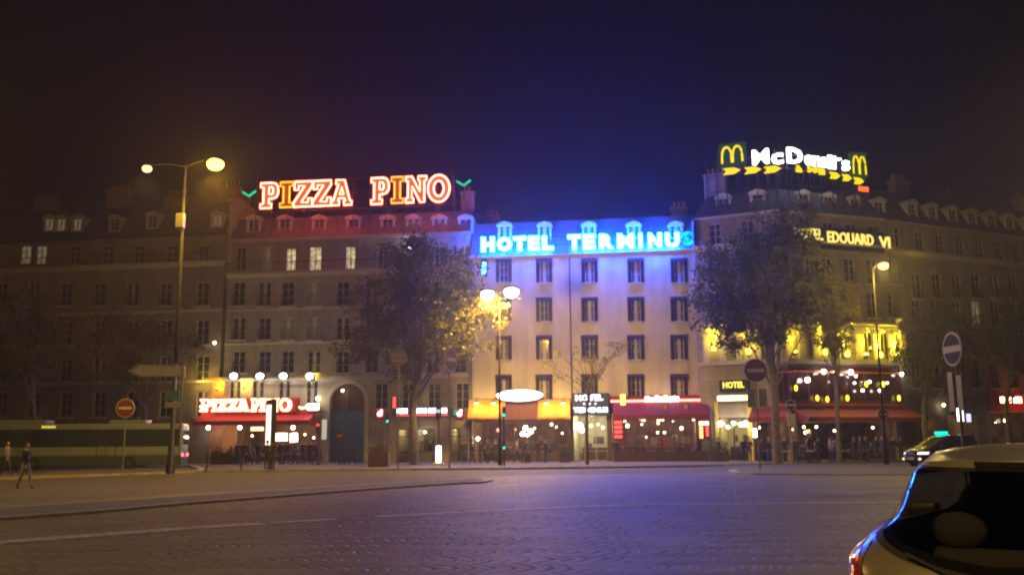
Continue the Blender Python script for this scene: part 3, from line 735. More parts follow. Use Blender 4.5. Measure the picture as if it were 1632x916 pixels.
# ================================================================ neon roof signs
SL = {
'I': (.5, [[(0,0),(.5,0),(.5,.17),(.37,.17),(.37,.83),(.5,.83),(.5,1),(0,1),(0,.83),(.13,.83),(.13,.17),(0,.17)]]),
'P': (.8, [[(0,0),(.5,0),(.5,.17),(.38,.17),(.38,.37),(.55,.37),(.7,.42),(.79,.54),(.8,.69),(.77,.85),(.68,.96),(.54,1),(0,1),(0,.83),(.13,.83),(.13,.17),(0,.17)], [(.38,.54),(.5,.54),(.56,.6),(.57,.69),(.55,.78),(.49,.83),(.38,.83)]]),
'Z': (.75, [[(0,0),(.75,0),(.75,.33),(.58,.33),(.58,.17),(.3,.17),(.75,.83),(.75,1),(.02,1),(.02,.67),(.19,.67),(.19,.83),(.44,.83),(0,.17)]]),
'A': (.86, [[(0,0),(.33,0),(.33,.17),(.27,.17),(.3,.27),(.56,.27),(.59,.17),(.53,.17),(.53,0),(.86,0),(.86,.17),(.79,.17),(.55,1),(.18,1),(.18,.84),(.29,.84),(.07,.17),(0,.17)], [(.35,.42),(.51,.42),(.43,.72)]]),
'N': (.9, [[(0,0),(.34,0),(.34,.17),(.27,.17),(.27,.62),(.63,0),(.81,0),(.81,.83),(.9,.83),(.9,1),(.54,1),(.54,.83),(.61,.83),(.61,.42),(.27,1),(0,1),(0,.83),(.09,.83),(.09,.17),(0,.17)]]),
'O': (.86, [[(.43+.43*cos(a*pi/10), .5+.52*sin(a*pi/10)) for a in range(20)], [(.43+.2*cos(a*pi/8), .5+.3*sin(a*pi/8)) for a in range(16)]]),
}
M_nred = emat('red_neon_core', (1, .08, .045), 36.0)
M_norange = emat('amber_neon', (1, .32, .02), 4.0)
M_ngreen = emat('green_neon', (.0, .75, .35), 1.2)
M_nface = pmat('cream_letter_face', (.26, .24, .17), .5)
M_nfaceo = pmat('amber_letter_face', (.5, .25, .03), .5)
def slab_letters(root, F, word, xs, py_b, py_t, off, mats, tube=True, r=.07):
    for i, ch in enumerate(word):
        x0, x1 = xs[i]; w0, loops = SL[ch]; pm = (x0+x1)/2
        sl = (py_b[1]-py_b[0])/(xs[-1][1]-xs[0][0]); dy = (x0-xs[0][0])*sl
        u0, u1 = F.u(x0, 310, off), F.u(x1, 310, off); z0 = F.z(pm, py_b[0]+dy, off); z1 = F.z(pm, py_t+dy, off)
        sx = (u1-u0)/w0; sz = z1-z0; mt = mats[i]
        b = MB(); oc = loops[0]
        if len(loops) == 1: b.prism([(x*sx, z*sz) for x, z in oc], 0, .18)
        else:
            # stitch the counter as a ring of quads between resampled loops
            def res(lp, n=40):
                P = [Vector((x*sx, z*sz)) for x, z in lp]; c = sum(P, Vector((0, 0)))/len(P)
                c = Vector((sum(p[0] for p in loops[1])/len(loops[1])*sx, sum(p[1] for p in loops[1])/len(loops[1])*sz)); out = []
                for k in range(n):
                    a = 2*pi*k/n; dr = Vector((cos(a), sin(a))); best = 0
                    for q in range(len(P)):
                        A_, B_ = P[q]-c, P[(q+1) % len(P)]-c; e = B_-A_; den = dr.x*e.y-dr.y*e.x
                        if abs(den) < 1e-9: continue
                        t = (A_.x*e.y-A_.y*e.x)/den; s_ = (A_.x*dr.y-A_.y*dr.x)/den
                        if t > 0 and -1e-6 <= s_ <= 1+1e-6: best = max(best, t) if lp is oc else (t if best == 0 else best)
                    out.append(c+dr*best)
                return out
            o_, i_ = res(oc, 72), res(loops[1], 72)
            for k in range(72):
                j = (k+1) % 72; b.quad((o_[k].x, 0, o_[k].y), (o_[j].x, 0, o_[j].y), (i_[j].x, 0, i_[j].y), (i_[k].x, 0, i_[k].y))
                b.quad((o_[k].x, 0, o_[k].y), (o_[k].x, .18, o_[k].y), (o_[j].x, .18, o_[j].y), (o_[j].x, 0, o_[j].y))
        W = F.M @ T(u0, -off, z0)
        L = part('letter', b, mt[0], root, W)
        if tube:
            t_ = MB()
            for lp in loops: t_.loop([(x*sx, -.09, z*sz) for x, z in lp], r)
            part('neon_tube', t_, mt[1], L, W)
PP = thing('neon_roof_sign', 'red and cream neon PIZZA PINO letters standing on the roof edge', 'neon sign', FB.M)
cr_, am = (M_nface, M_nred), (M_nfaceo, M_norange)
slab_letters(PP, FB, 'PIZZA', [(416, 444), (447, 467), (469, 498), (499, 528), (529, 561)], (332, 326), 292, .6, [cr_, am, cr_, cr_, cr_], r=.07)
slab_letters(PP, FB, 'PINO', [(592, 620), (624, 643), (647, 680), (682, 717)], (325.5, 320), 284, .6, [cr_, am, cr_, cr_], r=.07)
mb = MB(); u0, u1 = FB.u(408, 330, .3), FB.u(722, 325, .3); zf = FB.z(560, 330, .3); zk = FB.z(560, 286, .3)
for z_ in (zf-.15, (zf+zk)/2, zk): mb.box(u0, u1, -.3, -.24, z_, z_+.06)
for i in range(13):
    x = u0+(u1-u0)*i/12; mb.box(x-.03, x+.03, -.3, -.24, za-3 if False else zf-2.2, zk); mb.tube([(x, -.25, zk), (x, 1.6, zf-1.2)], .03, 5)
part('support_frame', mb, M_dark, PP)
for px, py in ((397, 309), (739, 292)):
    u, z = FB.uz(px, py, .6); t = thing('neon_chevron', f'green neon chevron {"left" if px < 500 else "right"} of the PIZZA PINO roof letters', 'neon sign', FB.M @ T(u, -.6, z), 'green neon chevrons on the roof')
    part('neon_tube', MB().tube([(-.62, 0, .2), (0, 0, -.2), (.62, 0, .24)], .11, 6), M_ngreen, t)
    part('bracket', MB().box(-.04, .04, .1, .2, -1.4, 0), M_dark, t)

M_nblue = emat('blue_neon', (.0045, .08, 1.0), 330)
M_nbluedim = emat('failing_blue_neon', (.0, .25, 1), 3.5, .95)
HT = thing('neon_hotel_sign', 'glowing blue HOTEL TERMINUS neon letters along the hotel cornice', 'neon sign', FC.M)
off = .95
def hletter(ch, x0, x1, yb, yt, mt):
    u0, u1 = FC.u(x0, 390, off), FC.u(x1, 390, off); z0, z1 = FC.z((x0+x1)/2, yb, off), FC.z((x0+x1)/2, yt, off)
    me = text_mesh(ch, u1-u0, z1-z0, .16, mt, .062); part('letter', me, mt, HT, FC.M @ T(u0, -off, z0))
for ch, x0, x1 in zip('HOTEL', (767, 792, 818, 842, 864), (788, 816, 839, 860, 882)): hletter(ch, x0, x1, 401-(x0-767)*.022, 378-(x0-767)*.022, M_nblue)
for ch, x0, x1 in zip('TERMINU', (905, 929, 955, 984, 1018, 1033, 1060), (926, 949, 978, 1011, 1024, 1055, 1083)): hletter(ch, x0, x1, 398-(x0-905)*.022, 374-(x0-905)*.022, M_nblue)
hletter('S', 1087, 1105, 391, 369, M_nbluedim)
mb = MB()
for yy in (402, 389, 376): mb.box(FC.u(764, 390, .8), FC.u(1108, 390, .8), -.78, -.72, FC.z(930, yy, .8), FC.z(930, yy, .8)+.06)
for i in range(15): x = FC.u(764)+(FC.u(1108)-FC.u(764))*i/14; mb.box(x-.03, x+.03, -.72, .3, FC.z(930, 401, .6), FC.z(930, 401, .6)+.05).box(x-.03, x+.03, -.72, -.66, FC.z(930, 402, .8), FC.z(930, 375, .8))
part('support_frame', mb, M_dark, HT)
VS = thing('vertical_neon_sign', 'small vertical blue neon sign below the H of the hotel sign', 'neon sign', FC.M)
mb = MB(); u, z = FC.uz(772, 438, .9); hh = FC.z(772, 414, .9)-z; mb.bbox(u-.16, u+.16, -1.05, -.2, z, z+hh, .03); part('sign_box', mb, M_dark, VS)
mb = MB(); 
for a, b in ((.05, .40), (.52, .80)): mb.bbox(u-.13, u+.13, -1.12, -1.05, z+hh*a, z+hh*b, .03)
part('neon_tube', mb, M_nblue, VS)

# burger restaurant roof sign on the corner
FG = Facade(pt(1143, 74.3), pt(1262, 71.9)); FH = Facade(pt(1262, 71.9), pt(1392, 74.4))
M_wl = emat('white_sign_light', (.85, .92, 1), 11); M_yl = emat('yellow_sign_light', (1, .72, .0), 1.5); M_gb = emat('green_sign_panel', (.03, .09, .015), .6)
MC = thing('roof_sign', 'white McDonald\'s roof letters between green squares with yellow arches', 'illuminated sign', FG.M)
def mlogo(F, x0, x1, yt, yb, flat=.12):
    u0, u1 = F.u(x0, 250), F.u(x1, 250); z0, z1 = F.z((x0+x1)/2, yb), F.z((x0+x1)/2, yt)
    p = part('logo_panel', MB().bbox(u0, u1, -.1, .12, z0, z1, .03), M_gb, MC, F.M)
    w_, h = u1-u0, z1-z0; mb = MB(); c = (u0+u1)/2
    for s_ in (-1, 1):
        pts = []
        for i in range(13):
            a = pi*i/12; pts.append((c+s_*w_*.19-cos(a)*w_*.17*1, -.16, z0+h*.14+h*.68*sin(a)**.55 if 0 < i < 12 else z0+h*.14))
        mb.tube(pts, w_*.042, 6)
    part('arches', mb, M_yl, p, F.M)
mlogo(FG, 1145, 1190, 228, 265); mlogo(FH, 1353, 1380, 243, 284)
def sletter(root, F, ch, x0, x1, yt, yb, mt, offs=.022):
    u0, u1 = F.u(x0, 260), F.u(x1, 260); z0, z1 = F.z((x0+x1)/2, yb), F.z((x0+x1)/2, yt)
    part('letter', text_mesh(ch, u1-u0, z1-z0, .15, mt, offs), mt, root, F.M @ T(u0, -.1, z0))
for ch, x0, x1, yt, yb in (('M', 1200, 1226, 239, 262), ('c', 1230, 1249, 245, 262)): sletter(MC, FG, ch, x0, x1, yt, yb, M_wl)
sletter(MC, FH, 'D', 1254.5, 1278, 237, 261, M_wl)
SOFF = .01
xs = (1282, 1294, 1307, 1319, 1326, 1331, 1341); xe = (1293, 1306, 1318, 1325, 1330, 1339, 1352)
for k, (ch, x0, x1) in enumerate(zip("onald's", xs, xe)):
    tall = ch in 'ld'; sletter(MC, FH, ch, x0, x1, (243 if tall else 248)+(x0-1282)*.15 if ch != "'" else 246+(x0-1282)*.15, 263.5+(x0-1282)*.15 if ch != "'" else 256, M_wl, .012)
def arrow(F, x0, x1, yc, hp=10):
    u0, u1 = F.u(x0, 270), F.u(x1, 270); z = F.z((x0+x1)/2, yc); h = hp*.0485/2; mb = MB()
    L_ = u1-u0; mb.prism([(u0, z-h), (u0+L_*.62, z-h), (u1, z), (u0+L_*.62, z+h), (u0, z+h), (u0+L_*.22, z)], -.15, -.05)
    part('arrow', mb, M_yl, MC, F.M)
for x0, x1 in ((1152, 1181), (1186, 1214), (1217, 1246)): arrow(FG, x0, x1, 273-(x0-1152)*.04, 11)
for x0, x1, y in ((1320, 1337, 280.5), (1340, 1355, 284), (1358, 1374, 289)): arrow(FH, x0, x1, y, 11)
sletter(MC, FH, 'à', 1266, 1277, 264.5, 275, M_yl, .02)
for ch, x0, x1, yt, yb in (('5', 1285, 1293, 264, 275), ('0', 1294, 1301, 265.5, 276.5), ('m', 1303, 1312, 269, 279)): sletter(MC, FH, ch, x0, x1, yt, yb, M_yl, .02)
for F in (FG, FH):
    mb = MB(); zz = F.z(1250, 275)
    k = 7
    for i in range(k+1): x = F.L*i/k; mb.box(x-.04, x+.04, .15, .22, zz-2.6, zz+2); mb.tube([(x, .2, zz+1.6), (x, 2.2, zz-2.2)], .03, 5)
    for z_ in (zz-.9, zz+.4, zz+1.6): mb.box(0, F.L, .13, .19, z_, z_+.06)
    part('support_frame', mb, M_dark, MC, F.M)
u, z = FH.uz(1375, 302); RS = thing('red_sign', 'small glowing red sign box under the right end of the yellow arrows', 'illuminated sign', FH.M @ T(u, -.1, z), None)
part('sign_box', MB().bbox(-.62, .62, 0, .3, -.3, .3, .03), M_dark, RS)
mb = MB(); 
for x in (-.5, -.25, 0, .25): mb.bbox(x, x+.2, -.05, 0, -.2, .2, .02)
part('lit_face', mb, emat('red_sign_light', (1, .08, .02), 4), RS)
part('post', MB().box(-.04, .04, .3, .38, -1.8, .3), M_dark, RS)

# HOTEL EDOUARD VI
HE = thing('facade_sign', 'black fascia with pale yellow HOTEL EDOUARD VI letters on the corner building', 'illuminated sign', FE.M)
mb = MB(); mb.bbox(.2, FE.L-.9, -.5, -.3, FE.z(1350, 399, .4), FE.z(1350, 366, .4), .03); part('fascia', mb, M_iron, HE)
M_ye = emat('pale_yellow_sign_light', (1, .80, .16), 1.6)
def heword(txt, x0, x1, hpx=18):
    u0, u1 = FE.u(x0, 380, .55), FE.u(x1, 380, .55); ym = 372.5+((x0+x1)/2-1290)*.115
    z0 = FE.z((x0+x1)/2, ym+hpx/2, .55); z1 = FE.z((x0+x1)/2, ym-hpx/2, .55)
    part('word', text_mesh(txt, u1-u0, z1-z0, .1, M_ye, .02), M_ye, HE, FE.M @ T(u0, -.55, z0))
heword('HOTEL', 1266, 1312); heword('EDOUARD', 1319, 1392); heword('VI', 1401, 1418)

# ================================================================ pizza restaurant front
M_canred = pmat('red_canvas', (.5, .015, .03), .8, var=.15)
def canopy(root, F, x0, x1, yt, yb, proj, mt, val=.35, name='awning', yo=0., slots=None):
    u0, u1 = F.u(x0, yt, yo), F.u(x1, yt, yo); z1, z0 = F.z((x0+x1)/2, yt, yo), F.z((x0+x1)/2, yb, yo+proj)
    mb = MB(); n = 6; P = [(-yo-proj*i/n, z1+(z0+val-z1)*i/n - .08*sin(pi*i/n)) for i in range(n+1)]
    k = max(2, int((u1-u0)/.5))
    for j in range(k):
        a, b = u0+(u1-u0)*j/k, u0+(u1-u0)*(j+1)/k
        for i in range(n): mb.quad((a, *P[i]), (a, *P[i+1]), (b, *P[i+1]), (b, *P[i]))
        dv = .04 if j % 2 else 0
        mb.quad((a, P[-1][0], P[-1][1]), (a, P[-1][0], z0+dv), (b, P[-1][0], z0+dv), (b, P[-1][0], P[-1][1]))
    for u in (u0, u1): mb.poly([(u, y, z) for y, z in P]+[(u, P[-1][0], z0), (u, -yo, z0)])
    mb.tube([(u0, P[-1][0], P[-1][1]), (u1, P[-1][0], P[-1][1])], .03, 6)
    for u in (u0+.3, (u0+u1)/2, u1-.3): mb.tube([(u, -yo+.02, z0+.2), (u, P[-1][0]+.05, P[-1][1]-.05)], .02, 5)
    return part(name, mb, mt, root, F.M)
canopy(B, FB, 322, 502, 657, 677, 1.6, M_canred)
# low projecting annex left of the front, lit red by the neon
FA2 = Facade(pt(300, 83.2), pt(352, 81.6))
mb = MB(); zz = FA2.z(320, 606); mb.box(.0, FA2.L, .2, 2, 0, zz); mb.box(-.1, FA2.L, .1, 2, zz, zz+.2)
AN = thing('restaurant_annex', 'narrow ochre annex at the left end of the pizza restaurant', 'building', FA2.M)
part('wall', mb, pmat('ochre_render', (.5, .25, .12), .85), AN)
part('window', MB().box(FA2.u(312)-.35, FA2.u(312)+.35, .12, .2, FA2.z(320, 655), FA2.z(320, 622)), M_pane, AN)
mb = MB(); mb.bbox(FB.u(333, 650, .5), FB.u(478, 650, .5), -.62, -.52, FB.z(400, 657, .5), FB.z(400, 634, .5), .02)
RP = thing('restaurant_sign', 'red and cream PIZZA PINO letters above the red restaurant awning', 'neon sign', FB.M)
part('backboard', mb, pmat('red_board', (.35, .02, .02), .5), RP)
M_hot = emat('hot_cream_neon', (1, .66, .30), 9.0)
c2 = (M_hot, M_hot); M_redface = emat('red_edge_neon', (1, .05, .04), 2.2)
c2 = (M_hot, M_redface)
slab_letters(RP, FB, 'PIZZA', [(334, 351), (352, 360), (361, 376), (377, 391), (391, 408)], (656, 655.5), 635, .8, [c2]*5, r=.045)
slab_letters(RP, FB, 'PINO', [(412, 424), (425, 435), (438, 454), (456, 474)], (656, 655.5), 634, .8, [c2]*4, r=.045)
for x, sg in ((325, -1), (482, 1)):
    u, z = FB.uz(x, 649, .75); mb = MB(); mb.tube([(u-.3*sg, -.75, z+.05), (u-.05*sg, -.75, z-.08), (u+.25*sg, -.75, z), (u+.35*sg, -.75, z+.12)], .08, 6)
    part('flourish', mb, M_hot, RP)
# big projectors on brackets
for i, x in enumerate((373, 415, 452, 494)):
    u, z = FB.uz(x, 599, 1.3); W = FB.M @ T(u, -1.3, z)
    t = thing('floodlight', f'{["first","second","third","fourth"][i]} white floodlight from the left above the pizza restaurant', 'floodlight', W, 'white floodlights over the pizza restaurant')
    part('housing', MB().bbox(-.38, .38, -.1, .25, -.28, .22, .05).box(-.7, .7, .1, .16, -.5, -.44), M_dark, t)
    part('arm', MB().tube([(0, .15, -.3), (0, 1.25, -.6)], .03, 6), M_dark, t)
    part('lens', MB().ball((0, -.1, 0), .33, .1, .25, 12), emat('cold_flood', (.80, .95, 1), 20), t, smooth=True)
    lamp(t, W @ T(0, -.35, -.35), 110, (1, .88, .7), .08)
# menu lamps, small wall glows and amber washers
def bulb(px, py, F, d, r, mat, label, light=0, lc=(1, .8, .5), group='small round lamps on the shop fronts', cat='lamp'):
    u, z = F.uz(px, py, d); W = F.M @ T(u, -d, z); t = thing('wall_lamp', label, cat, W, group)
    part('globe', MB().ball((0,0,0), r, n=10), mat, t, smooth=True); part('bracket', MB().tube([(0, r*.8, 0), (0, d, .1)], .025, 5), M_dark, t)
    if light: lamp(t, W @ T(0, -r-.1, -.12), light, lc, .05)
    return t
lb = 'small bright bulb under the red awning of the pizza restaurant'
for x in (332, 382, 467): bulb(x, 681, FB, .9, .17, M_wh, lb, 25, group='bulbs under the red awning')
for x, y, e in ((345, 622, 60), (388, 620, 60), (317, 612, 45), (497, 606, 30)):
    u, z = FB.uz(x, y, .5); W = FB.M @ T(u, -.5, z)
    t = thing('wall_washer', f'amber spotlight washing the pizza restaurant wall {dict([(345,"above the first Z"),(388,"above the A"),(317,"at its left end"),(497,"at its right end")])[x]}', 'spotlight', W, 'amber spotlights over the restaurant sign')
    part('housing', MB().lathe([(.07, 0), (.12, .2)], 10), M_dark, t); part('arm', MB().tube([(0,0,.05), (0,.5,0)], .02, 5), M_dark, t)
    part('lens', MB().ball((0,0,.2), .11, .11, .05, 8), emat('amber_lens', (1, .55, .08), 25), t)
    lamp(t, W @ T(0, .05, .4), e*2.2, (1, .62, .05), .06)
# small red/orange text boxes and lit vertical panel
def lightbox(px0, py0, px1, py1, F, d, mat, name, label, group=None, glyph=0, gm=None, cat='illuminated sign', depth=.12):
    pm, ym = (px0+px1)/2, (py0+py1)/2; u, z = F.uz(pm, ym, d); w_, h = F.u(px1, ym, d)-F.u(px0, ym, d), F.z(pm, py0, d)-F.z(pm, py1, d)
    W = F.M @ T(u, -d, z); t = thing(name, label, cat, W, group)
    part('housing', MB().bbox(-w_/2-.05, w_/2+.05, 0, depth, -h/2-.05, h/2+.05, .02).box(-.03, .03, depth, d, -.03, .03), M_dark, t)
    part('lit_face', MB().bbox(-w_/2, w_/2, -.04, -.002, -h/2, h/2, .015), mat, t); return t, W, w_, h
M_or = emat('orange_box_light', (1, .25, .1), 3.0); M_pk = emat('rose_box_light', (1, .22, .18), 2.0)
lightbox(400, 680, 420, 686, FB, .95, emat('orange_white_light', (1, .5, .22), 5), 'lit_sign', 'small orange lit strip sign under the red awning')
lightbox(490, 643, 508, 653, FB, .5, M_wh, 'lit_sign', 'small white glowing sign at the right end of the restaurant lettering')
lightbox(513, 668, 521, 700, FB, .3, emat('pale_menu_light', (.9, .85, .6), .7), 'menu_board', 'narrow pale lit menu board left of the blue arched door')
lightbox(436, 690, 458, 702, FB, .2, M_gw, 'lit_sign', 'warm glowing counter sign inside the pizza restaurant right of the advertising column')
lightbox(463, 690, 474, 704, FB, .2, M_wh, 'lit_sign', 'white lit menu at the right of the pizza restaurant terrace')
bulb(507, 635, FB, .3, .2, M_gw, 'round warm lamp at the right end of the pizza restaurant wall', 20)
bulb(546, 622, FB, .2, .12, M_gw, 'tiny warm lamp inside the arch over the blue door', 8)
bulb(342, 546, FB, .5, .14, M_gw, 'small warm lamp high on the wall over the left end of the pizza restaurant', 6)
bulb(652, 395, FB, -.3, .2, M_wh, 'white bulb on the top balcony of the pizza sign building', 15)
for k, (x, y) in enumerate(((345, 694), (365, 698), (402, 694), (486, 692), (500, 697))): pendant(x, y, FB, -1.8, .09, M_gw, 1.0, light=30, group='lamps in the pizza restaurant')
lamp(B, FB.M @ T((rest[0]+rest[1])/2, 3, 2.9), 221, (1, .62, .3), .3, name='ceiling_light')

# ================================================================ bank band right of the arch
M_wb = emat('white_letter_light', (.95, .97, 1), 6); M_rb = emat('red_letter_light', (1, .1, .08), 2)
BS = thing('bank_sign', 'long fascia of white lit letters over a red line right of the arched door', 'illuminated sign', FB.M)
mb = MB(); z0, z1 = FB.z(670, 663, .3), FB.z(670, 649, .3); mb.box(FB.u(628, 655), FB.u(722, 655), -.28, -.02, z0, z1); part('fascia', mb, M_zinc, BS)
mb = MB()
for a, b in ((633, 638), (639.5, 644), (645.5, 649), (664, 668.5), (670, 674), (675.5, 680), (683, 687), (688.5, 692), (693, 696), (703, 706), (707, 712)):
    u0, u1 = FB.u(a, 655, .32), FB.u(b, 655, .32); mb.bbox(u0, u1, -.36, -.3, z0+.25, z1-.06, .05)
part('lettering', mb, M_wb, BS)
mb = MB(); mb.bbox(FB.u(632, 660, .3), FB.u(714, 660, .3), -.34, -.3, z0+.03, z0+.14, .02); part('red_line', mb, M_rb, BS)
for x, nm in ((606, 'beside the arched door'), (733, 'at the hotel end of the bank sign')):
    t, W, w_, h = lightbox(x-6, 651, x+6, 665, FB, .3, emat('red_logo_panel', (1, .04, .08), .9), 'logo_sign', 'small red square with a white emblem '+nm, 'square red emblem signs')
    part('emblem', MB().ball((-.03, -.05, -.06), .21, .05, .2, 10).ball((.1, -.05, .2), .1, .05, .1, 8), M_wb, t)
lightbox(723, 652, 728, 661, FB, .3, emat('green_cross_light', (0, .7, .4), .8), 'green_sign', 'tiny green lit sign beside the right square red emblem')
lightbox(626, 632, 631, 650, FB, .5, M_rb, 'lit_sign', 'narrow vertical red sign above the left end of the bank fascia')
for u in (shop[0], shop[1], shop[2]): lamp(B, FB.M @ T((u[0]+u[1])/2, 2, 2.9), 187, (1, .82, .45), .2, name='ceiling_light')
bulb(677, 688, FB, .2, .1, M_wh, 'small warm bulb on the bank front left of the hotel', 12)

# ================================================================ brasserie under the hotel
M_oc = pmat('orange_canvas', (.75, .33, .03), .8, var=.12); M_mauve = pmat('mauve_board', (.28, .12, .14), .7)
mb = MB(); zt_, zb_ = FC.z(830, 637, .35), FC.z(830, 668, .35)
mb.box(FC.u(748, 650, .35), FC.u(909, 650, .35), -.3, 0, zb_, zt_); part('brasserie_fascia', mb, M_mauve, Cb)
for nm, a, b in (('left', 748, 806), ('right', 858, 909)): canopy(Cb, FC, a, b, 637, 668, .9, M_oc, .15, yo=.3)
for i, x in enumerate((760, 787, 871, 898)):
    u, z = FC.uz(x, 642, 1.0); W = FC.M @ T(u, -1.2, z)
    t = thing('awning_spotlight', f'{["first","second","third","fourth"][i]} round spotlight from the left shining on the orange brasserie awning', 'spotlight', W, 'spotlights on the orange awning')
    part('housing', MB().lathe([(.06, .16), (.14, .1), (.17, 0)], 12), M_dark, t); part('arm', MB().tube([(0, 0, .14), (0, .2, .42), (0, 1.2, .45)], .02, 5), M_dark, t)
    part('lens', MB().ball((0,0,-.02), .15, .15, .06, 10), emat('warm_spot', (1, .75, .35), 30), t)
    lamp(t, W @ T(0, 0, -.2), 75, (1, .66, .2), .06)
u, z = FC.uz(828, 630, .8); W = FC.M @ T(u, -.8, z); rx = (FC.u(865, 630, .8)-FC.u(791, 630, .8))/2
OV = thing('oval_sign', 'blazing white oval sign in the middle of the brasserie front', 'illuminated sign', W)
mb = MB(); mb.v = []; n = 28; pts = [(rx*cos(2*pi*i/n), .46*sin(2*pi*i/n)) for i in range(n)]
mb.prism([(x*1.03, z_*1.06) for x, z_ in pts], .0, .2); mb.box(-rx*.6, -rx*.55, .2, .8, -.05, .05).box(rx*.55, rx*.6, .2, .8, -.05, .05); part('housing', mb, M_dark, OV)
part('lit_face', MB().prism(pts, -.05, -.002), emat('oval_white', (1, .97, .95), 9), OV)
part('rosette', MB().lathe([(.2, -.12), (.2, -.06)], 12, 0, (-rx+.25, 0, 0), 'Y'), M_wl, OV)
# glazed terrace of the brasserie
TB = thing('glazed_terrace', 'glazed brasserie terrace with low dark planters under the white oval sign', 'terrace', FC.M)
u0, u1 = FC.u(756, 700, 1.2), FC.u(907, 700, 1.2); z1 = FC.z(830, 672, 1.2); mb = MB()
for i in range(8): x = u0+(u1-u0)*i/7; mb.box(x-.04, x+.04, -1.2, -1.12, .15, z1)
mb.box(u0, u1, -1.22, -1.1, z1, z1+.1); mb.box(u0, u1, -1.2, -1.12, 1.0, 1.06)
part('frame', mb, M_wood, TB)
mb = MB(); mb.quad((u0, -1.16, 1.06), (u1, -1.16, 1.06), (u1, -1.16, z1), (u0, -1.16, z1)); part('pane', mb, clear_glass(), TB)
mb = MB(); mb.bbox(FC.u(846, 700, 1.2), u1, -1.6, -1.25, .15, .75, .03); part('planter', mb, M_wood, TB)
for k, (x, y, m_, e, r_) in enumerate(((838, 682, M_wh, 40, .22), (846, 687, M_wh, 30, .2), (833, 691, M_wh, 20, .2), (841, 693, M_wh, 20, .15), (794, 685, emat('red_lamp_glow', (1, .2, .15), 8), 15, .14), (821, 684, emat('red_lamp_glow', (1, .2, .15), 8), 10, .1), (762, 699, M_wh, 25, .16), (852, 682, M_gw, 0, .1), (879, 676, M_gw, 15, .12), (886, 680, M_gw, 0, .1), (896, 690, M_gw, 10, .08))):
    pendant(x, y, FC, -1.2 if k < 7 else -2, r_, m_, .6, light=e, group='lamps in the brasserie')
for f_ in (.2, .5, .8): lamp(Cb, FC.M @ T(so_[0][0]+(so_[0][1]-so_[0][0])*f_, 3, 3.0), 119, (1, .68, .32), .3, name='ceiling_light')
# hotel entrance
HS = thing('entrance_sign', 'dark blue entrance sign with glowing white HOTEL TERMINUS words and three stars', 'illuminated sign', FC.M)
u0, u1 = FC.u(913, 640, .6), FC.u(970, 640, .6); mb = MB(); mb.bbox(u0, u1, -.6, -.02, FC.z(940, 662, .6), FC.z(940, 626, .6), .03); part('panel', mb, pmat('navy_panel', (.03, .05, .09), .5), HS)
M_wl2 = emat('entrance_letters', (.8, .9, 1), 5)
a = text_mesh('HOTEL', FC.u(961, 633, .7)-FC.u(917, 633, .7), .48, .06, M_wl2, .05); part('word', a, M_wl2, HS, FC.M @ T(FC.u(917, 633, .65), -.65, FC.z(940, 638, .65)))
a = text_mesh('TERMINUS', FC.u(969, 655, .7)-FC.u(914, 655, .7), .42, .06, M_wl2, .05); part('word', a, M_wl2, HS, FC.M @ T(FC.u(914, 655, .65), -.65, FC.z(940, 657, .65)))
for x in (931, 940, 949):
    u, z = FC.uz(x, 643, .65); mb = MB(); mb.prism([((.1 if i % 2 == 0 else .045)*sin(pi*i/5), (.1 if i % 2 == 0 else .045)*cos(pi*i/5)) for i in range(10)], 0, .05); part('star', mb, M_wl2, HS, FC.M @ T(u, -.67, z))
for k, (x, y, r_, e) in enumerate(((923, 678, .3, 60), (927, 685, .22, 0), (942, 678, .13, 15), (953, 676, .1, 0), (961, 681, .12, 15))): pendant(x, y, FC, -1.0, r_, M_wh if k < 2 else M_gw, .5, light=e, label='warm glass lamp hanging in the lit hotel entrance', group='lamps in the hotel entrance')
for f_ in (1.5, 4): lamp(Cb, FC.M @ T((so_[1][0]+so_[1][1])/2, f_, 3.3), 187, (1, .85, .5), .25, name='ceiling_light')
# red restaurant
RR = thing('red_terrace', 'glazed restaurant terrace with a dark red canopy and a red neon line', 'terrace', FC.M)
pr = 1.8; u0, u1 = FC.u(978, 700, pr), FC.u(1133, 700, pr); z1 = FC.z(1050, 660, pr); zs = FC.z(1050, 638, .6)
M_dred = pmat('dark_red_canvas', (.17, .014, .016), .7, var=.2)
mb = MB(); mb.quad((u0, -pr-.1, z1), (u1, -pr-.1, z1), (u1, -.3, zs), (u0, -.3, zs)); mb.quad((u0, -pr-.1, z1-.35), (u1, -pr-.1, z1-.35), (u1, -pr-.1, z1), (u0, -pr-.1, z1))
for u in (u0, u1): mb.poly([(u, -pr-.1, z1-.35), (u, -pr-.1, z1), (u, -.3, zs), (u, -.3, z1-.35)])
part('canopy', mb, M_dred, RR)
mb = MB(); mb.box(FC.u(972, 640, .3), FC.u(1137, 640, .3), -.3, -.02, zs, FC.z(1050, 630, .3)); part('fascia', mb, M_dred, RR)
mb = MB()
for i in range(9): x = u0+(u1-u0)*i/8; mb.box(x-.04, x+.04, -pr, -pr+.08, .9, z1-.3)
mb.box(u0, u1, -pr, -pr+.1, z1-.42, z1-.35); mb.box(u0, u1, -pr, -pr+.08, 2.2, 2.26); part('frame', mb, M_dark, RR)
mb = MB(); mb.quad((u0, -pr+.04, .9), (u1, -pr+.04, .9), (u1, -pr+.04, z1-.3), (u0, -pr+.04, z1-.3)); part('pane', mb, clear_glass(), RR)
part('planter', MB().bbox(u0, u1, -pr-.25, -pr+.12, .13, .9, .03), pmat('planter_brown', (.05, .022, .018), .7), RR)
NL = thing('neon_line_sign', 'long red neon line with a blazing white name in the middle over the red terrace', 'neon sign', FC.M)
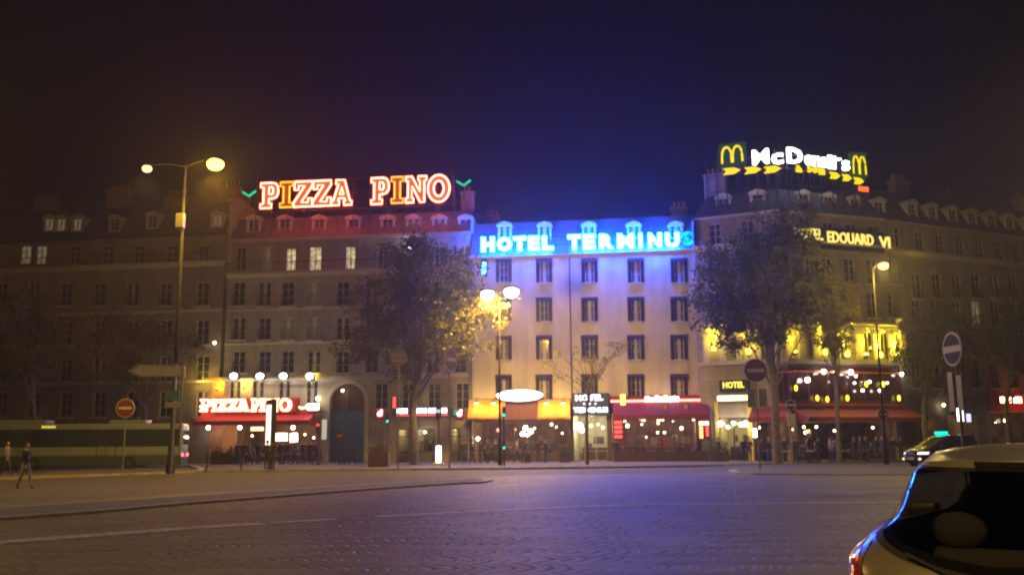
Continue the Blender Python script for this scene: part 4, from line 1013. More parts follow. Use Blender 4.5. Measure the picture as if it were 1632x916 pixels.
za_ = FC.z(1050, 638, .5); part('neon_tube', MB().tube([(FC.u(973, 638, .5), -.5, za_), (FC.u(1135, 638, .5), -.5, za_)], .09, 8), emat('red_line_neon', (1, .16, .12), 9), NL)
mb = MB()
for a, b, t_ in ((1028, 1035, 631), (1036, 1042, 633), (1044, 1050, 630), (1051, 1057, 632), (1058, 1064, 630), (1065, 1071, 632), (1072, 1077, 631), (1078, 1082, 632)):
    mb.bbox(FC.u(a, 635, .6), FC.u(b, 635, .6), -.66, -.56, FC.z(1050, 640, .6), FC.z(1050, t_, .6), .06)
part('lettering', mb, emat('pinkish_white_light', (1, .7, .6), 8), NL)
part('bracket', MB().box(FC.u(973, 638, .3), FC.u(1135, 638, .3), -.42, -.3, za_-.04, za_+.04), M_dark, NL)
lightbox(988.5, 628, 997, 645, FC, .8, emat('amber_cross_light', (1, .7, .1), 4), 'amber_sign', 'short upright amber light crossing the red neon line')
M_rm = emat('red_menu_light', (1, .10, .06), 2.4)
t, W, w_, h = lightbox(978, 669, 993, 699, FC, 2.1, pmat('dark_red_board', (.2, .01, .01), .5), 'menu_column', 'stack of four glowing red menu panels at the left end of the red terrace')
for i in range(4): part('lit_panel', MB().bbox(-w_/2+.06, w_/2-.06, -.08, -.045, -h/2+.06+i*h/4, -h/2+(i+1)*h/4-.06, .02), M_rm, t)
t, W, w_, h = lightbox(1113, 670, 1131, 699, FC, 2.0, pmat('dark_red_board', (.2, .01, .01), .5), 'menu_column', 'pair of upright red and orange light bars at the right end of the red terrace')
part('lit_panel', MB().bbox(-w_/2+.05, w_/2-.05, -.08, -.045, h/2-.35, h/2-.05, .03), emat('white_hot_red', (1, .4, .3), 6), t)
part('lit_panel', MB().bbox(-w_/2+.08, -w_/2+.34, -.08, -.045, -h/2+.05, h/2-.42, .03), emat('orange_bar', (1, .35, .1), 5), t)
part('lit_panel', MB().bbox(w_/2-.3, w_/2-.08, -.08, -.045, -h/2+.2, h/2-.42, .03), M_rm, t)
for x in (1060, 1093): lightbox(x-3, 643, x+3, 654, FC, 1.3, emat('dull_amber', (1, .3, .05), .5), 'canopy_lamp', f'dull amber square lamp on the {"left" if x < 1080 else "right"} half of the dark red canopy', 'amber lamps on the red canopy')
for k, (x, y, r_, m_, e) in enumerate(((1000, 678, .16, M_gw, 20), (996, 671, .1, M_gw, 0), (1026, 667, .2, M_gw, 25), (1020, 667, .12, M_gw, 0), (1050, 667, .2, M_gw, 25), (1056, 668, .12, M_gw, 0), (1023, 676, .08, M_gw, 0), (1049, 674, .1, M_gw, 0), (1048, 689, .1, M_gw, 8), (1059, 689, .1, M_gw, 0), (1030, 696, .07, M_gw, 0), (1086, 682, .14, M_gw, 10), (1105, 668, .1, M_gw, 10), (1073, 671, .08, M_gw, 0))):
    pendant(x, y, FC, .9 if k % 2 else -1.5, r_, m_, .3, light=e, label='round warm lamp under the ceiling of the red restaurant', group='lamps in the red restaurant')
for f_ in (.15, .5, .85): lamp(Cb, FC.M @ T(so_[2][0]+(so_[2][1]-so_[2][0])*f_, 2.5, 2.8), 170, (1, .6, .35), .3, name='ceiling_light')
# yellow hotel entrance on the corner building
mb = MB(); mb.box(FD.u(1141, 700), FD.u(1147, 700), -.15, 0, 0, FD.z(1145, 640)); mb.box(FD.u(1193, 700), FD.u(1201, 700), -.15, 0, 0, FD.z(1195, 640))
part('door_surround', mb, pmat('yellow_render', (.6, .48, .12), .8), D, FD.M)
YH = thing('hotel_sign', 'small yellow lit HOTEL word on a dark board over the yellow entrance', 'illuminated sign', FD.M)
mb = MB(); mb.bbox(FD.u(1146, 613, .4), FD.u(1194, 613, .4), -.4, -.1, FD.z(1170, 624, .4), FD.z(1170, 605, .4), .03); part('panel', mb, M_iron, YH)
M_yh = emat('yellow_word_light', (1, .85, .1), 2.2)
part('word', text_mesh('HOTEL', FD.u(1186, 613, .45)-FD.u(1152, 613, .45), .5, .06, M_yh, .03), M_yh, YH, FD.M @ T(FD.u(1152, 613, .45), -.45, FD.z(1170, 618, .45)))
lightbox(1143, 630, 1195, 638, FD, .5, emat('yellow_bar_light', (1, .85, .25), 6), 'lit_sign', 'long blazing yellow bar sign under the small yellow HOTEL word')
for k, (x, y, r_) in enumerate(((1148, 675, .2), (1160, 680, .13), (1169, 674, .15), (1181, 676, .17), (1188, 675, .22))): bulb(x, y, FD, .6, r_, M_wh, 'round white globe lamp at the yellow hotel entrance', 25 if k % 2 == 0 else 0, (1, .8, .25), group='globes at the yellow hotel entrance')
lamp(D, FD.M @ T((hot[0]+hot[1])/2, 1.5, 2.8), 119, (1, .85, .3), .2, name='ceiling_light')
lightbox(1200, 683, 1206, 696, FD, .3, M_wh, 'lit_sign', 'small upright white sign right of the yellow hotel entrance')
# corner cafe: red awning round the corner
M_rc2 = pmat('rust_red_canvas', (.26, .045, .02), .8, var=.15)
canopy(D, FD, 1199, 1262, 650, 672, 2.0, M_rc2); canopy(D, FE, 1262, 1449, 650, 672, 2.0, M_rc2)
for F, a, b in ((FD, 1222, 1262), (FE, 1262, 1440)):
    mb = MB(); z_ = F.z((a+b)/2, 645, .3); mb.box(F.u(a, 645), F.u(b, 645), -.3, -.13, z_-.05, z_+.1)
    z_ = F.z((a+b)/2, 593, .3); mb.box(F.u(a, 595), F.u(b, 595), -.25, -.13, z_-.05, z_+.08)
    part('awning_rail', mb, pmat('orange_enamel', (.6, .14, .04), .4), D, F.M)
# yellow uplights in the arcade, bulbs and lower glows
M_up = emat('yellow_uplight', (1, .85, .10), 6)
places = ['beside the hotel wall', 'second from the hotel', 'third from the hotel', 'fourth from the hotel, behind the young tree', 'fifth from the hotel', 'sixth from the hotel', 'seventh from the hotel', 'at the right end']
for i, (F, x, y) in enumerate(((FD, 1138, 556), (FD, 1193, 561), (FE, 1266, 562), (FE, 1315, 562), (FE, 1350, 565), (FE, 1380, 566), (FE, 1403, 567), (FE, 1430, 568))):
    u, z = F.uz(x, y, .45); W = F.M @ T(u, -.5, z)
    t = thing('arcade_uplight', f'yellow uplight on the corner cafe arcade, {places[i]}', 'uplight', W, 'yellow uplights along the arcade')
    part('housing', MB().lathe([(.1, -.2), (.2, 0)], 10), M_dark, t); part('bracket', MB().tube([(0, 0, -.15), (0, .5, -.2)], .03, 5), M_dark, t)
    part('lens', MB().ball((0, 0, .06), .2, .2, .16 if i in (2, 5) else .28, 10), M_up, t, smooth=True)
    lamp(t, W @ T(0, .12, .45) @ Matrix.Rotation(R(165), 4, 'X'), 900 if i in (2, 5) else 2600, (1, .74, .03), .06, 'SPOT', spot=R(70))
    lamp(t, W @ T(0, -.05, .75), 60 if i in (2, 5) else 140, (1, .70, .02), .08)
for i, (F, x, y, e) in enumerate(((FE, 1268, 618, 50), (FE, 1302, 634, 30), (FE, 1318, 636, 30), (FE, 1350, 634, 25), (FE, 1380, 612, 25), (FE, 1407, 612, 22), (FE, 1432, 634, 28))):
    u, z = F.uz(x, y, .3); W = F.M @ T(u, -.35, z); t = thing('wall_glow_lamp', f'{["first","second","third","fourth","fifth","sixth","seventh"][i]} yellow lamp from the left in the band above the red cafe awning', 'lamp', W, 'yellow lamps above the cafe awning')
    part('globe', MB().ball((0, 0, 0), .13, .13, .24, 10), emat('yellow_glow_dim', (1, .75, .05), 4), t, smooth=True); part('bracket', MB().tube([(0, .1, 0), (0, .3, 0)], .03, 5), M_dark, t)
    lamp(t, W @ T(0, .08, .42) @ Matrix.Rotation(R(178), 4, 'X'), e*1.6, (1, .75, .05), .06, 'SPOT', spot=R(70))
for i, (x, y, r_) in enumerate(((1287, 605, .2), (1313, 592, .18), (1331, 592, .14), (1333, 607, .1), (1356, 593, .2), (1364, 599, .1), (1362, 610, .08), (1375, 622, .11), (1386, 608, .11), (1402, 622, .11), (1414, 610, .09), (1437, 596, .15))):
    bulb(x, y, FE, .5, r_, M_wh, 'small white bulb on the dark red band over the cafe awning', 5 if r_ > .15 else 0, (1, .75, .3), group='bulbs on the dark red band')
for k, (x, y) in enumerate(((1262, 684), (1281, 680), (1283, 689), (1301, 680), (1210, 681), (1232, 684), (1391, 681), (1330, 686))): pendant(x, y, FE if x > 1262 else FD, -1.2, .1, M_gw, .3, light=10, label='round amber lamp inside the dark corner cafe', group='amber lamps in the corner cafe')
# lights of shops on the far right building
lightbox(1594, 632, 1611, 642, FF, .6, emat('peach_light', (1, .5, .3), 9), 'lit_sign', 'wide white-red glowing lamp of the red shop at the right edge')
lightbox(1615, 632, 1628, 642, FF, .6, emat('peach_light', (1, .5, .3), 9), 'lit_sign', 'squarer white-red glowing lamp nearest the right edge of the red shop')
mb = MB(); mb.box(FF.u(1578, 650), FF.u(1700, 650), -.4, 0, FF.z(1600, 656), FF.z(1600, 628)); part('shop_fascia', mb, pmat('bright_red_board', (.5, .05, .02), .6), E, FF.M)
t = lamp(E, FF.M @ T(FF.u(1610), -1.3, 5.0), 60, (1, .12, .05), .2, name='neon_light')
bulb(1603, 670, FF, .3, .18, M_gw, 'round warm lamp beside the red shop door at the right edge', 25)
lightbox(1525, 650, 1535, 671, FF, .3, emat('cold_white_box', (.85, .9, 1), 5), 'lit_sign', 'upright cold white sign box behind the taxi', )
lightbox(1540, 659, 1547, 672, FF, .3, emat('violet_white_box', (.6, .6, 1), 2), 'lit_sign', 'narrow violet-white sign box right of the cold white one')
lightbox(1515, 640, 1522, 655, FF, .3, emat('pale_box', (.8, .8, .75), .8), 'lit_sign', 'dim pale sign above and left of the cold white sign box')
bulb(1504, 645, FF, .4, .13, M_gw, 'small warm lamp above the roof light of the taxi', 10)
for px in (1485, 1535, 1610, 1650): lamp(E, FF.M @ T(FF.u(px), 2.2, 2.9), 35, (1, .7, .35), .2, name='ceiling_light')
# ================================================================ trees
def leaf_mat(name, col, var=.35):
    m = bpy.data.materials.new(name); m.use_nodes = True; n = m.node_tree.nodes; l = m.node_tree.links
    b = n['Principled BSDF']; b.inputs['Roughness'].default_value = .6; b.inputs['Specular IOR Level'].default_value = .3
    g_ = n.new('ShaderNodeNewGeometry'); cr = n.new('ShaderNodeValToRGB')
    cr.color_ramp.elements[0].color = tuple(c*(1-var) for c in col)+(1,); cr.color_ramp.elements[1].color = tuple(c*(1+var) for c in col)+(1,)
    l.new(g_.outputs['Random Per Island'], cr.inputs[0]); l.new(cr.outputs[0], b.inputs['Base Color'])
    tr = n.new('ShaderNodeBsdfTranslucent'); l.new(cr.outputs[0], tr.inputs[0]); mx = n.new('ShaderNodeMixShader'); mx.inputs[0].default_value = .4
    l.new(b.outputs[0], mx.inputs[1]); l.new(tr.outputs[0], mx.inputs[2]); l.new(mx.outputs[0], n['Material Output'].inputs[0]); return m
M_leaf = leaf_mat('plane_tree_leaf', (.085, .085, .022)); M_leaf2 = leaf_mat('autumn_leaf', (.20, .17, .035)); M_bark = pmat('bark', (.12, .10, .075), .9, var=.4, scale=5, bump=.5)
def tree(name, label, px, Y, blobs, nleaf, lsize, mat, tr=.26, group=None, th=None, z0=.13, fill=.75, limbs=26):
    """blobs: (px, py, rx_px, ry_px, depth m) lobes of the crown, seen from the camera"""
    b0 = gX(px, Y, z0); t = thing(name, label, 'tree', T(b0.x, b0.y, z0), group)
    rng = random.Random(px*7+int(Y)); B_ = []
    for (x, y, rx, ry, dd) in blobs:
        c = atY(x, y, Y+dd); k = Y/1500; B_.append((c-Vector((b0.x, b0.y, z0)), rx*k, min(rx*k, 3.6), ry*k))
    top = max(c.z+rz*.3 for c, _, _, rz in B_); low = min(c.z-rz for c, _, _, rz in B_)
    cx = sum((c for c, *_ in B_), Vector())/len(B_)
    hs = th or max(1.6, low*.9); mb = MB()
    pts = [Vector((0, 0, -.05)), Vector((rng.uniform(-.1, .1), 0, hs*.5)), Vector((rng.uniform(-.15, .15), 0, hs)), Vector((cx.x*.5, cx.y*.5, (hs+top)/2)), Vector((cx.x*.8, cx.y*.8, top))]
    mb.tube(pts, [tr*1.25, tr, tr*.85, tr*.5, tr*.1], 10)
    cl = []
    vols = [rx*ry*rz for _, rx, ry, rz in B_]; tot = sum(vols)
    ncl = max(14, int(nleaf/55))
    for (c, rx, ry, rz), v in zip(B_, vols):
        for _ in range(max(4, int(ncl*v/tot))):
            while True:
                d = Vector((rng.uniform(-1, 1), rng.uniform(-1, 1), rng.uniform(-1, 1)))
                if .25 < d.length < 1: break
            d *= rng.uniform(.7, 1.1); cl.append((c+Vector((d.x*rx, d.y*ry, d.z*rz)), rng.uniform(.45, .95)*lsize*4.2))
    for c, r in rng.sample(cl, min(len(cl), limbs)):
        q = rng.uniform(0, .8); s_ = pts[2].lerp(pts[3], q); mid = s_.lerp(c, .5)+Vector((rng.uniform(-.3, .3), rng.uniform(-.3, .3), .25))
        mb.tube([s_, mid, c], [tr*.32*(1-q*.5), tr*.2, tr*.05], 6)
        for _ in range(3):
            e = c+Vector((rng.gauss(0, .6), rng.gauss(0, .6), rng.gauss(.1, .5))); mb.tube([mid.lerp(c, .6), e], tr*.08, 4, r1=tr*.02)
    part('trunk', mb, M_bark, t)
    lf = MB(); V, Fa = lf.v, lf.f
    per = nleaf//len(cl)
    for c, r in cl:
        for _ in range(int(per*rng.uniform(.5, 1.5))):
            p = c+Vector((rng.gauss(0, r*.5), rng.gauss(0, r*.5), rng.gauss(0, r*.42)))
            n_ = Vector((rng.gauss(0, 1), rng.gauss(0, 1), rng.gauss(.3, 1))).normalized(); a = n_.orthogonal().normalized(); b = n_.cross(a)
            th_ = rng.uniform(0, 6.28); a, b = a*cos(th_)+b*sin(th_), b*cos(th_)-a*sin(th_); s_ = lsize*rng.uniform(.6, 1.25)
            i = len(V); V += [tuple(p-a*s_*.5), tuple(p+b*s_*.38-a*s_*.05), tuple(p+a*s_*.55+n_*s_*.12), tuple(p-b*s_*.38)]; Fa.append((i, i+1, i+2, i+3)); lf.m.append(0)
    part('crown', lf, mat, t)
    return t
G1 = 'trees along the pavement'
tree('plane_tree', 'large dark plane tree before the bank sign, yellow where the twin lamp lights it', 660, 69,
     [(620, 480, 75, 70, 0), (680, 440, 75, 70, 1), (600, 540, 65, 50, -1), (700, 520, 70, 60, -1), (735, 440, 40, 45, 1), (765, 500, 50, 42, -1.5), (788, 492, 32, 30, -2.5), (750, 480, 40, 30, -2), (740, 550, 45, 30, -2), (660, 575, 60, 30, 0), (650, 400, 50, 35, 0)], 16000, .25, M_leaf, .3, G1, 3.6)
tree('plane_tree', 'broad dark plane tree hiding the corner between the hotel and the burger sign', 1240, 66,
     [(1180, 440, 80, 75, 0), (1240, 400, 80, 70, 1), (1160, 500, 60, 45, 0), (1230, 500, 80, 50, -1), (1270, 450, 50, 60, 0), (1185, 540, 50, 28, -1), (1250, 350, 45, 25, 0), (1125, 470, 30, 40, 0), (1282, 382, 24, 28, -2), (1262, 372, 26, 26, -1)], 16000, .25, M_leaf, .3, G1, 4.2)
tree('young_tree', 'smaller conical yellow-green tree right of the broad plane tree', 1338, 67, [(1325, 470, 36, 38, 0), (1335, 510, 38, 30, 0), (1325, 540, 40, 22, 0), (1318, 445, 20, 22, 0), (1350, 490, 22, 35, -1)], 7000, .17, M_leaf2, .16, G1, 4.5)
tree('sparse_tree', 'thin half-bare tree in front of the hotel entrance', 936, 64, [(965, 560, 50, 30, 0), (900, 580, 30, 25, 0), (1005, 545, 30, 22, 0), (940, 590, 45, 22, 0)], 620, .15, M_leaf2, .11, G1, 3.6, limbs=40)
tree('street_tree', 'dark leafy tree at the far left edge behind the bus', 48, 72, [(40, 500, 70, 50, 0), (0, 545, 60, 45, 0), (80, 550, 50, 40, 0), (50, 590, 50, 25, 0)], 8000, .2, M_leaf, .2, G1, 4)
tree('street_tree', 'dark tree between the far left tree and the arrow sign', 228, 71, [(170, 520, 45, 45, 0), (225, 545, 60, 45, 0), (280, 550, 45, 35, 0), (190, 590, 45, 25, 0)], 5500, .2, M_leaf, .18, G1, 4)
tree('street_tree', 'dark leafy tree behind the black taxi', 1478, 71, [(1490, 520, 55, 50, 0), (1530, 560, 50, 40, 0), (1455, 570, 35, 35, 0), (1500, 610, 50, 25, 0)], 7000, .2, M_leaf, .2, G1, 4)
tree('street_tree', 'dark leafy tree at the right edge beyond the oval no entry sign', 1612, 74, [(1600, 540, 50, 50, 0), (1640, 500, 50, 50, 0), (1650, 570, 50, 40, 0)], 6000, .2, M_leaf, .2, G1, 4)

# ================================================================ street lamps
M_pole = pmat('pole_paint', (.03, .03, .028), .8, .0, spec=.1)
def lamppost(label, px, Y, ptop, heads, r=.09, group='tall street lamps', z0=.13, at=None):
    b0 = gX(px, Y, z0) if at is None else Vector(at); t = thing('street_lamp', label, 'street lamp', T(b0.x, b0.y, z0), group)
    H = ptop-z0
    mb = MB().lathe([(r*2.2, 0), (r*2.2, .5), (r*1.5, .6), (r*1.5, 1.4), (r*1.2, 1.5)], 12); part('base', mb, M_pole, t, smooth=False)
    part('pole', MB().tube([(0,0,1.4), (0,0,H*.5), (0,0,H)], [r*1.15, r, r*.6], 10), M_pole, t, smooth=True)
    for (hx, hy, zz, glow, e, col, mat, aim, sz) in heads:
        hp = Vector((hx, hy, zz-z0))
        part('arm', MB().tube([(0, 0, H-.15), (hx*.5, hy*.5, H+.05*0+(hp.z-H)*.7+.15), tuple(hp+Vector((0, 0, .14)))], .045, 6), M_pole, t)
        h_ = part('lantern', MB().ball(tuple(hp+Vector((0, 0, .1))), .42*sz, .3*sz, .16*sz, 14), M_pole, t, smooth=True)
        part('lens', MB().ball(tuple(hp+Vector((0, -.05, -.12*sz))), .38*sz, .34*sz, .3*sz, 14), mat, h_, smooth=True)
        Wl = T(b0.x, b0.y, z0) @ T(*(hp+Vector((0, -.1, -.48*sz-.06))))
        lamp(t, Wl, e, col, .12, 'SPOT', spot=R(aim))
        if glow: lamp(t, Wl @ T(0, 0, -.05), glow, col, .1)
    return t
M_sod = emat('sodium_lamp', (1, .66, .10), 7.5); M_sod2 = emat('sodium_lamp_soft', (1, .72, .3), 2.6); M_hal = emat('halide_lamp', (1, .90, .95), 45)
Yl = 52.; b0 = gX(271, Yl, .13); zt_ = atY(290, 262, Yl).z
p1, p2 = atY(235, 267, Yl), atY(344, 258, Yl-1)
lamppost('tall twin-armed street lamp above the white arrow sign, its right lantern blazing yellow', 271, Yl, zt_, [(p1.x-b0.x, 0, p1.z, 60, 1500, (1, .62, .22), M_sod2, 140, .75), (p2.x-b0.x, -1, p2.z, 3000, 9000, (1, .52, .03), M_sod, 125, 1.25)], .11)
Yl = 65.5; b0 = gX(797, Yl, .13); p1, p2 = atY(777, 466, Yl), atY(815, 463, Yl); 
lamppost('slim twin street lamp with two blazing white lanterns between the plane tree and the hotel', 797, Yl, p1.z+.1, [(p1.x-b0.x, 0, p1.z, 3000, 6500, (1, .56, .09), M_hal, 168, 1.2), (p2.x-b0.x, -.3, p2.z, 4800, 9500, (1, .56, .09), M_hal, 168, 1.35)], .07)
Yl = 60.; b0 = gX(1413, Yl, .13); p1 = atY(1407, 421, Yl)
lamppost('single street lamp with a warm glowing head in front of the corner building', 1413, Yl, p1.z-.2, [(p1.x-b0.x-.0, 0, p1.z, 3200, 1100, (1, .66, .12), emat('warm_lamp', (1, .66, .18), 4.5), 130, .9)], .065)
# its twin beyond the right edge, whose glow reaches into the top corner of the picture
W_ = T(12.2, 14.5, 0)
lamppost('tall street lamp standing beyond the right edge near the parked hatchback', 2050, 15.5, 10.0, [(-1.6, -.5, 10.1, 60, 1800, (1, .66, .3), emat('sodium_lamp_near', (1, .6, .15), 20), 130, 1.0)], .1, z0=0)
lamppost('tall unseen street lamp added behind the photographer at the near side of the square', 0, 0, 11.5, [(1.6, 0, 11.6, 0, 9000, (1, .64, .18), emat('sodium_lamp_near', (1, .6, .15), 20), 165, 1.0)], .1, z0=0, at=(-9, -7, 0))  # unseen lamp added to light the near setts and the hatchback's rear
lamppost('tall unseen street lamp added across the road beyond the right edge', 1850, 33, 11.5, [(-1.6, 0, 11.6, 1600, 1800, (1, .66, .3), emat('sodium_lamp_near', (1, .6, .15), 20), 155, 1.0)], .1, z0=0)  # added out of view to brighten the large no entry sign
lamppost('tall unseen street lamp added beyond the left edge of the picture', -420, 30, 11.5, [(1.6, 0, 11.6, 2400, 1100, (1, .62, .16), emat('sodium_lamp_near', (1, .6, .15), 20), 162, 1.0)], .1, z0=0)  # added outside the frame to light the arrow sign and the ground at left
u = (297-0); z_ = atY(290, 352, 52.); b_ = atY(290, 352, 52.)
# camera box strapped on the left lamp pole
t = thing('equipment_box', 'pale box strapped high on the tall twin-armed lamp pole', 'box', T(b_.x, 51.75, z_.z)); part('housing', MB().bbox(-.25, .25, -.2, .14, -.5, .35, .06), M_grey, t); part('strap', MB().box(-.18, .18, .14, .32, -.05, .05), M_dark, t)

# ================================================================ road signs
M_sred = pmat('retroreflective_red', (.22, .03, .03), .35, var=.1); M_swhite = pmat('retroreflective_white', (.62, .60, .56), .4, var=.1); M_sblue = pmat('retroreflective_blue', (.012, .016, .08), .7, var=.1); M_sgreen = pmat('green_plate', (.10, .34, .22), .45, var=.1)
def disc(r, y, th, m=0, sx=1., c=(0, 0), n=28):
    mb = MB(); mb.prism([(c[0]+sx*r*cos(2*pi*i/n), c[1]+r*sin(2*pi*i/n)) for i in range(n)], y-th, y, m); return mb
def signpost(name, label, px, Y, py, dia, kind='noentry', rot=0, panels=(), z0=.13, group=None, pr=.045):
    b0 = gX(px, Y, z0); zc_ = atY(px, py, Y).z-z0; t = thing(name, label, 'road sign', T(b0.x, b0.y, z0) @ RZ(rot), group)
    W = WM[t.name]; r = dia/2; Wd = W @ T(0, 0, zc_)
    part('post', MB().tube([(0, .08, 0), (0, .08, zc_+r*.6)], pr, 8), M_grey, t)
    if kind == 'noentry':
        f = part('sign_disc', disc(r, 0, .03), M_swhite, t, Wd); part('red_face', disc(r*.92, -.032, .004), M_sred, f); part('white_bar', MB().bbox(-r*.7, r*.7, -.05, -.04, -r*.14, r*.14, .004), M_swhite, f)
    elif kind == 'back':
        f = part('sign_disc', disc(r, .0, .03), pmat('sign_back', (.16, .15, .14), .5, .3), t, Wd); part('clamp', MB().box(-r*.8, r*.8, -.06, -.032, .15, .2).box(-r*.8, r*.8, -.06, -.032, -.2, -.15), M_galv, f)
    elif kind == 'bluebar':
        f = part('sign_disc', disc(r, 0, .03), M_swhite, t, Wd)
        mb = MB(); n = 24; q = r*.86
        for s_ in (1, -1): mb.prism([(q*cos(pi*(.07+.86*i/n)), s_*q*sin(pi*(.07+.86*i/n))) for i in range(n+1)], -.04, -.032)
        part('dark_blue_face', mb, M_sblue, f)
    for (x, z1, w_, h, mt) in panels: part('panel', MB().bbox(x-w_/2, x+w_/2, -.05, 0, z1+zc_-h/2, z1+zc_+h/2, .012), mt, t)
    return t
signpost('no_entry_sign', 'dull no entry sign in front of the bus', 194, 55, 650, 1.1, z0=.12)
signpost('no_entry_sign', 'large no entry sign with two grey panels below, before the broad plane tree', 1212, 50, 590, 1.28, panels=((-.3, -1.45, .42, .95, M_grey), (.3, -1.45, .42, .95, M_grey)), z0=.12)
signpost('no_entry_sign', 'small no entry sign near the single street lamp', 1413, 60.4, 660, .72, z0=0)
signpost('oval_road_sign', 'narrow no entry sign turned aside above the left-hand grey pole, in the plane tree shadow', 718, 58, 573, 1.5, rot=R(62), panels=(), z0=.12)
signpost('round_sign_back', 'grey back of a round sign on a tall thin pole left of the tree trunk', 634, 57.5, 570, 1.05, 'back', z0=.12)
signpost('blue_barred_sign', 'turned round sign with dark blue halves above two narrow panels, beyond the hatchback', 1537, 30, 556, 1.1, 'bluebar', rot=R(-85), panels=((-.22, -1.35, .3, 1.25, M_grey), (.28, -1.4, .3, 1.1, M_grey)), z0=.12, pr=.05)
signpost('blue_sign', 'small round blue sign with a plate below, left of the young tree trunk', 1265, 62, 645, .7, 'bluebar', panels=((0, -.95, .55, .8, M_swhite),), z0=.13)
# direction arrow sign with green plate
Yd = 51.; b0 = gX(272, Yd, .12); t = thing('direction_sign', 'big pale arrow-shaped direction sign pointing left over small green and white plates', 'road sign', T(b0.x, b0.y, .12))
def lx(px, py): p = atY(px, py, Yd-.2); return p.x-b0.x, p.z-.12
P_ = [lx(204, 591), lx(222, 580), lx(295, 583), lx(295, 601), lx(222, 601)]
part('arrow_panel', MB().prism(P_, -.22, -.14), M_swhite, t)
c_ = (sum(p[0] for p in P_)/5, sum(p[1] for p in P_)/5); mb = MB()
for i in range(5):
    a, b = Vector(P_[i]), Vector(P_[(i+1) % 5]); C_ = Vector(c_); a = a.lerp(C_, .09); b = b.lerp(C_, .09); mb.tube([(a.x, -.235, a.y), (b.x, -.235, b.y)], .02, 4)
part('border', mb, M_dark, t)
for (x0, y0, x1, y1, mt) in ((262, 622, 287, 638, M_sgreen), (262, 640, 287, 649, M_swhite)):
    a, b = lx(x0, y1), lx(x1, y0); part('plate', MB().bbox(a[0], b[0], -.22, -.16, a[1], b[1], .02), mt, t)
part('post', MB().tube([(-.03, 0, 0), (-.03, 0, P_[1][1])], .11, 8).tube([(.38, 0, 1.2), (.38, 0, P_[1][1])], .05, 8), M_grey, t)

# ================================================================ traffic lights
def tlight(label, px, Y, heads, z0=.13, top=None, lit_base=False):
    b0 = gX(px, Y, z0); t = thing('traffic_light', label, 'traffic light', T(b0.x, b0.y, z0), 'traffic lights')
    hz = [atY(px, y, Y).z-z0 for y, *_ in heads]; H = max(hz)+.5 if heads else top
    part('pole', MB().tube([(0, .05, 0), (0, .05, H)], .07, 8), M_dark, t)
    for (py, col, which, sz), z in zip(heads, hz):
        zo = {'top': -.26, 'mid': 0, 'low': .26}[which]*sz
        h_ = part('signal_head', MB().bbox(-.17*sz, .17*sz, -.28, -.05, z+zo-.45*sz, z+zo+.45*sz, .03), M_iron, t)
        for k, w_ in enumerate(('top', 'mid', 'low')):
            on = w_ == which; part('lens', MB().ball((0, -.29, z+zo+(.27-.27*k)*sz), .11*sz, .03, .11*sz, 10), emat('signal_'+str(col), col, 6) if on else M_dark, h_)
    if lit_base:
        bb = part('beacon', MB().bbox(-.18, .18, -.2, .2, .2, 1.35, .09), emat('beacon_white', (1, .95, .8), 5), t); part('beacon_foot', MB().bbox(-.4, .4, -.35, .35, -.02, .2, .05), M_kerb, t); lamp(t, T(b0.x, b0.y, z0) @ T(0, -.45, .7), 25, (1, .9, .7), .1)
    return t
GR, RD = (0, .8, .5), (1, .03, .06)
tlight('traffic light pole with two small green signals under the white twin lamp', 803.5, 65, [(661, GR, 'low', .8), (713, GR, 'low', .6)])
tlight('dark traffic light standing on a glowing white beacon before the bank', 699, 66, [(655, (.15, .15, .15), 'mid', 1.2)], lit_base=True)
tlight('small pedestrian signal showing red left of the arched door', 506, 70, [(677, RD, 'top', .8)])
tlight('small signal with a tiny green light left of the dark planter', 617, 72, [(671, GR, 'low', .6)])
# advertising column with a bright side
b0 = gX(430, 60, .13); Wt = T(b0.x, b0.y, .13) @ RZ(R(-62)); t = thing('advertising_column', 'tall dark advertising panel with a bright white lit side before the pizza restaurant', 'advertising panel', Wt)
H_ = atY(430, 636, 60).z-.13
part('frame', MB().bbox(-.75, .75, -.16, .16, .9, H_, .1).bbox(-.2, .2, -.12, .12, 0, .95, .02), M_dark, t)
part('lit_poster', MB().bbox(-.55, .55, -.2, -.165, 1.15, H_-.35, .02), emat('poster_light', (1, .95, .85), 2.5), t)

# ================================================================ small street furniture
def post_thing(name, label, px, Y, h, r=.05, group=None, z0=.13):
    b0 = gX(px, Y, z0); t = thing(name, label, 'bollard', T(b0.x, b0.y, z0), group)
    part('post', MB().lathe([(r*1.3, 0), (r*1.3, .08), (r, .1), (r, h-.12), (r*.7, h-.1)], 10), M_iron, t); part('cap', MB().ball((0, 0, h-.04), r*1.25, n=8), M_iron, t)
for px, Y, l in ((329, 59, 'thin dark bollard behind the bus tail lights'), (384, 59, 'thin dark bollard left of the advertising panel'), (541, 70, 'thin bollard before the left leaf of the blue door'), (549, 70.5, 'thin bollard before the middle of the blue door'), (557, 71, 'thin bollard before the right leaf of the blue door'), (566, 71.5, 'thin bollard at the right foot of the arched doorway')):
    post_thing('bollard', l, px, Y, 1.15, group='bollards on the pavement')
b0 = gX(604, 64, .13); t = thing('planter', 'square dark planter with a clipped dark bush right of the blue door', 'planter', T(b0.x, b0.y, .13))
part('tub', MB().bbox(-.68, .68, -.5, .5, 0, .95, .05), M_wood, t)
lf = MB(); rng = random.Random(3)
for _ in range(900):
    p = Vector((rng.gauss(0, .32), rng.gauss(0, .28), 1.0+abs(rng.gauss(0, .22)))); a = Vector((rng.gauss(0, 1), rng.gauss(0, 1), rng.gauss(0, 1))).normalized()*.07; b = a.orthogonal().normalized()*.05
    lf.quad(p-a, p+b, p+a, p-b)
part('foliage', lf, M_leaf, t)
